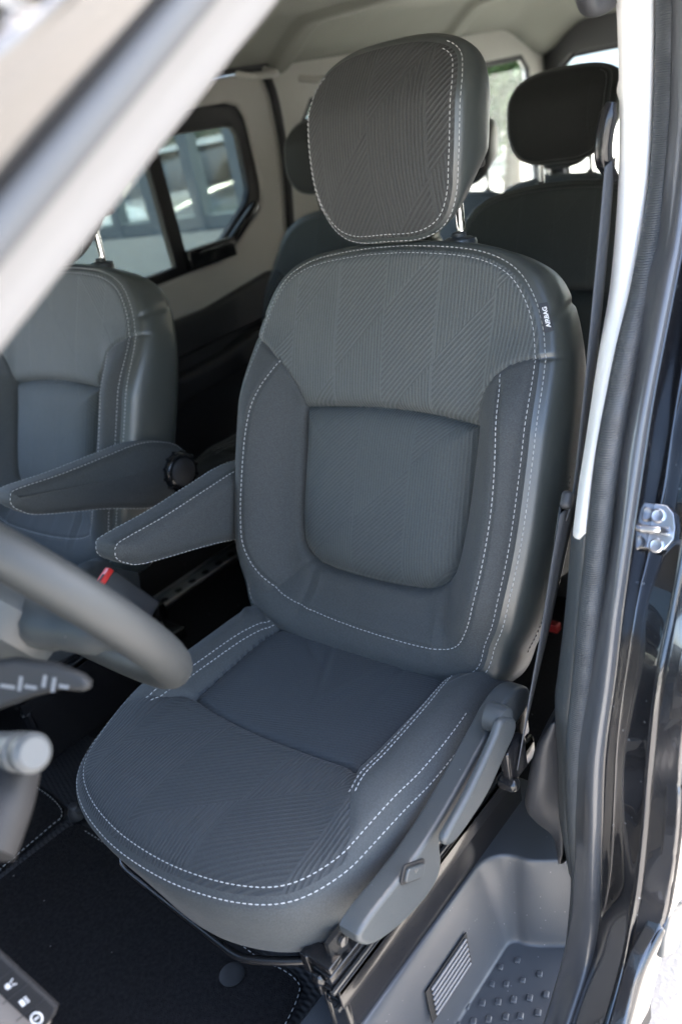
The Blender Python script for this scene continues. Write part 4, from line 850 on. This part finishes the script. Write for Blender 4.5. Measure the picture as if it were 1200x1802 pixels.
# ------------------------------------------------------------------ outside
m_g, ntg, bg_ = newmat('pale_concrete'); n1 = noise(ntg, 1.4, 8, rough=.65); n2 = noise(ntg, 90, 3)
c_ = mixcol(ntg, n1, (.26, .245, .22), (.38, .36, .33)); c_ = mixcol(ntg, val(ntg, 'MULTIPLY', n2, .4), c_, (.28, .26, .24))
vo = ntg.nodes.new('ShaderNodeTexVoronoi'); vo.feature = 'DISTANCE_TO_EDGE'; vo.inputs['Scale'].default_value = 2.6; tcg = ntg.nodes.new('ShaderNodeTexCoord')
wn = ntg.nodes.new('ShaderNodeMixRGB'); wn.blend_type = 'ADD'; wn.inputs[0].default_value = .25; nn = ntg.nodes.new('ShaderNodeTexNoise'); nn.inputs['Scale'].default_value = 6; nn.inputs['Detail'].default_value = 6
ntg.links.new(tcg.outputs['Object'], wn.inputs[1]); ntg.links.new(tcg.outputs['Object'], nn.inputs['Vector']); ntg.links.new(nn.outputs['Color'], wn.inputs[2]); ntg.links.new(wn.outputs[0], vo.inputs['Vector'])
crk = val(ntg, 'LESS_THAN', vo.outputs['Distance'], .0035); c_ = mixcol(ntg, val(ntg, 'MULTIPLY', crk, .45), c_, (.10, .09, .08))
ntg.links.new(c_, bg_.inputs['Base Color']); bg_.inputs['Roughness'].default_value = .9; bump(ntg, bg_, n2, .004)
gp = mesh_np('pavement', [(-300, -300, 0), (300, -300, 0), (300, 300, 0), (-300, 300, 0)], [(0, 1, 2, 3)], m_g, None, smooth=False); tag(gp, kind='structure')
# glass fronted building behind and to the far side
M_col = mat('blue_grey_frame', (.11, .14, .17), .45, var=.05); M_wallp = mat('pale_render', (.50, .50, .47), .8, var=.08)
bl = empty('shop_building', (-5.5, 4.6, 0), 'building front of tall blue grey framed glass over a pale plinth', 'building')
mb = MB(); mb.box((-8.5, 4.75, .41), (9, .5, .84)); mb.build('plinth', M_wallp, bl, smooth=False)
mb = MB(); mb.box((-8.5, 4.62, 3.6), (9, .3, 2.0)); mb.build('upper_wall', M_wallp, bl, smooth=False)
for k, x in enumerate(np.arange(-12.4, -3.9, .62)):
    mb = MB(); mb.box((x+.24, 4.58, 1.73), (.13 if k % 2 else .20, .12, 1.8)); mb.build('window_post', M_col, bl, smooth=False)
mb = MB(); mb.box((-8.5, 4.59, .90), (9, .12, .12)); mb.build('window_rail', M_col, bl, smooth=False)
mb = MB(); mb.box((-8.5, 4.62, 1.75), (9, .02, 1.7)); mb.build('glazing', M_clear, bl, smooth=False)
mb = MB(); mb.box((-9.3, 9.8, 2.0), (7.4, .2, 4.0)); mb.box((-8.9, 7.3, .03), (7.0, 4.8, .04)); mb.build('interior_wall', mat('dim_interior', (.10, .13, .09), .8, var=.3, vs=3), bl, smooth=False)
def car(loc, rot, col, lab):
    e = empty('parked_car', loc, lab, 'car', 'cars parked outside'); e.rotation_euler = (0, 0, rot)
    def P(pts, w_, m_, n_, z0=0, be=.05, par=e):
        o = plate(n_, pts, ((0, 0, 0), (1, 0, 0), (0, 0, 1)), w_, m_, None, be); o.data.transform(Matrix.Identity(4)); o.parent = par; return o
    body = P([(-2.1, .35), (2.1, .35), (2.15, .65), (2.0, .85), (1.0, .98), (-1.7, 1.02), (-2.1, .9), (-2.15, .6)], 1.75, col, 'body')
    P([(1.0, .97), (.35, 1.42), (-1.1, 1.45), (-1.75, 1.0)], 1.5, M_gloss, 'cabin_glass')
    P([(.40, 1.41), (.30, 1.47), (-1.05, 1.50), (-1.2, 1.43)], 1.45, col, 'roof', be=.02)
    for x in (-1.35, 1.35):
        for y in (-.8, .8):
            mb = MB(); mb.lathe((x, y, .32), (0, 1, 0), [(.28, -.1), (.32, -.08), (.32, .08), (.28, .1)], 24); o = mb.build('wheel', M_rubberb, None); o.parent = e
            mb = MB(); mb.lathe((x, y, .32), (0, 1, 0), [(.2, -.105), (.2, .105)], 16); r2 = mb.build('rim', M_steel, None); r2.parent = o
    for y in (-.6, .6):
        mb = MB(); mb.box((2.1, y, .68), (.1, .35, .14)); o = mb.build('headlight', M_white, None, bevel=.02); o.parent = e
    return e
car((-7.85, 7.1, .06), -1.45, mat('silver_paint', (.45, .46, .47), .3, .5, coat=1), 'silver parked car nose on, seen through the side window left of a grey post')
car((-5.75, 7.1, .06), -1.55, mat('dark_blue_paint', (.03, .06, .09), .3, .4, coat=1), 'dark blue parked car nose on, seen through the side window right of a grey post')
# facade opposite the driver side, mirrored in the door jamb
ob = empty('opposite_building', (6, -12, 0), 'long pale building with dark windows across the yard from the van', 'building')
mb = MB(); mb.box((4, -14, 2.2), (40, 3, 4.4)); mb.build('wall', M_wallp, ob, smooth=False)
for k in range(9):
    mb = MB(); mb.box((-14+k*4.4, -12.48, 2.3), (2.2, .06, 1.6)); mb.build('window', M_gloss, ob, smooth=False)
mb = MB(); mb.box((4, -13.9, 4.5), (41, 3.8, .25)); mb.build('roof_edge', M_col, ob, smooth=False)
# pale frontage behind the tailgate
rb_ = empty('white_building', (-26, 45, 0), 'bright white frontage seen small through the rear window', 'building')
mb = MB(); mb.box((-26, 46, 2.5), (60, 2, 5)); mb.build('wall', mat('white_render', (.75, .76, .72), .8, var=.06), rb_, smooth=False)
for k in range(5): mb = MB(); mb.box((-44+k*9, 44.95, 2.4), (4, .1, 2.2)); mb.build('window', M_gloss, rb_, smooth=False)
# small trees
def tree(loc, h, lab):
    e = empty('tree', loc, lab, 'tree', 'trees round the yard'); rnd = random.Random(int(loc[0]*10)+int(loc[1]))
    mb = MB(); mb.tube([(loc[0], loc[1], 0), (loc[0]+.1, loc[1], h*.3), (loc[0], loc[1]+.1, h*.6)], [.14, .10, .05], 10)
    for k in range(7):
        a_ = k*.9; b_ = h*(.3+.05*k); mb.tube([(loc[0], loc[1], b_), (loc[0]+math.cos(a_)*h*.18, loc[1]+math.sin(a_)*h*.18, b_+h*.18)], [.04, .01], 6)
    mb.build('trunk', mat('bark', (.12, .09, .06), .9, var=.2), e)
    mb = MB(); cl = [(rnd.gauss(0, h*.15), rnd.gauss(0, h*.15), h*.68+rnd.gauss(0, h*.13), rnd.uniform(.25, .6)) for _ in range(26)]
    for _ in range(3800):
        c = rnd.choice(cl); p = np.array(loc)+np.array(c[:3])+np.array([rnd.gauss(0, c[3]*.6) for _ in range(3)])
        a_ = np.array([rnd.gauss(0, 1) for _ in range(3)]); a_ /= np.linalg.norm(a_); b_ = np.cross(a_, [rnd.random(), rnd.random(), rnd.random()]); b_ /= np.linalg.norm(b_)+1e-9
        s2 = rnd.uniform(.05, .10); mb.add([p-a_*s2, p+b_*s2*.45, p+a_*s2, p-b_*s2*.45], [(0, 1, 2, 3)])
    mb.build('crown', mat('leaves', (.06, .11, .03), .6, var=.35, vs=2), e, smooth=False)
tree((-5.15, 9.7, 0), 2.3, 'small leafy green tree on the pavement behind the van, before the white frontage')
tree((-2.0, -10.5, 0), 5.0, 'leafy green tree before the long pale building across the yard')
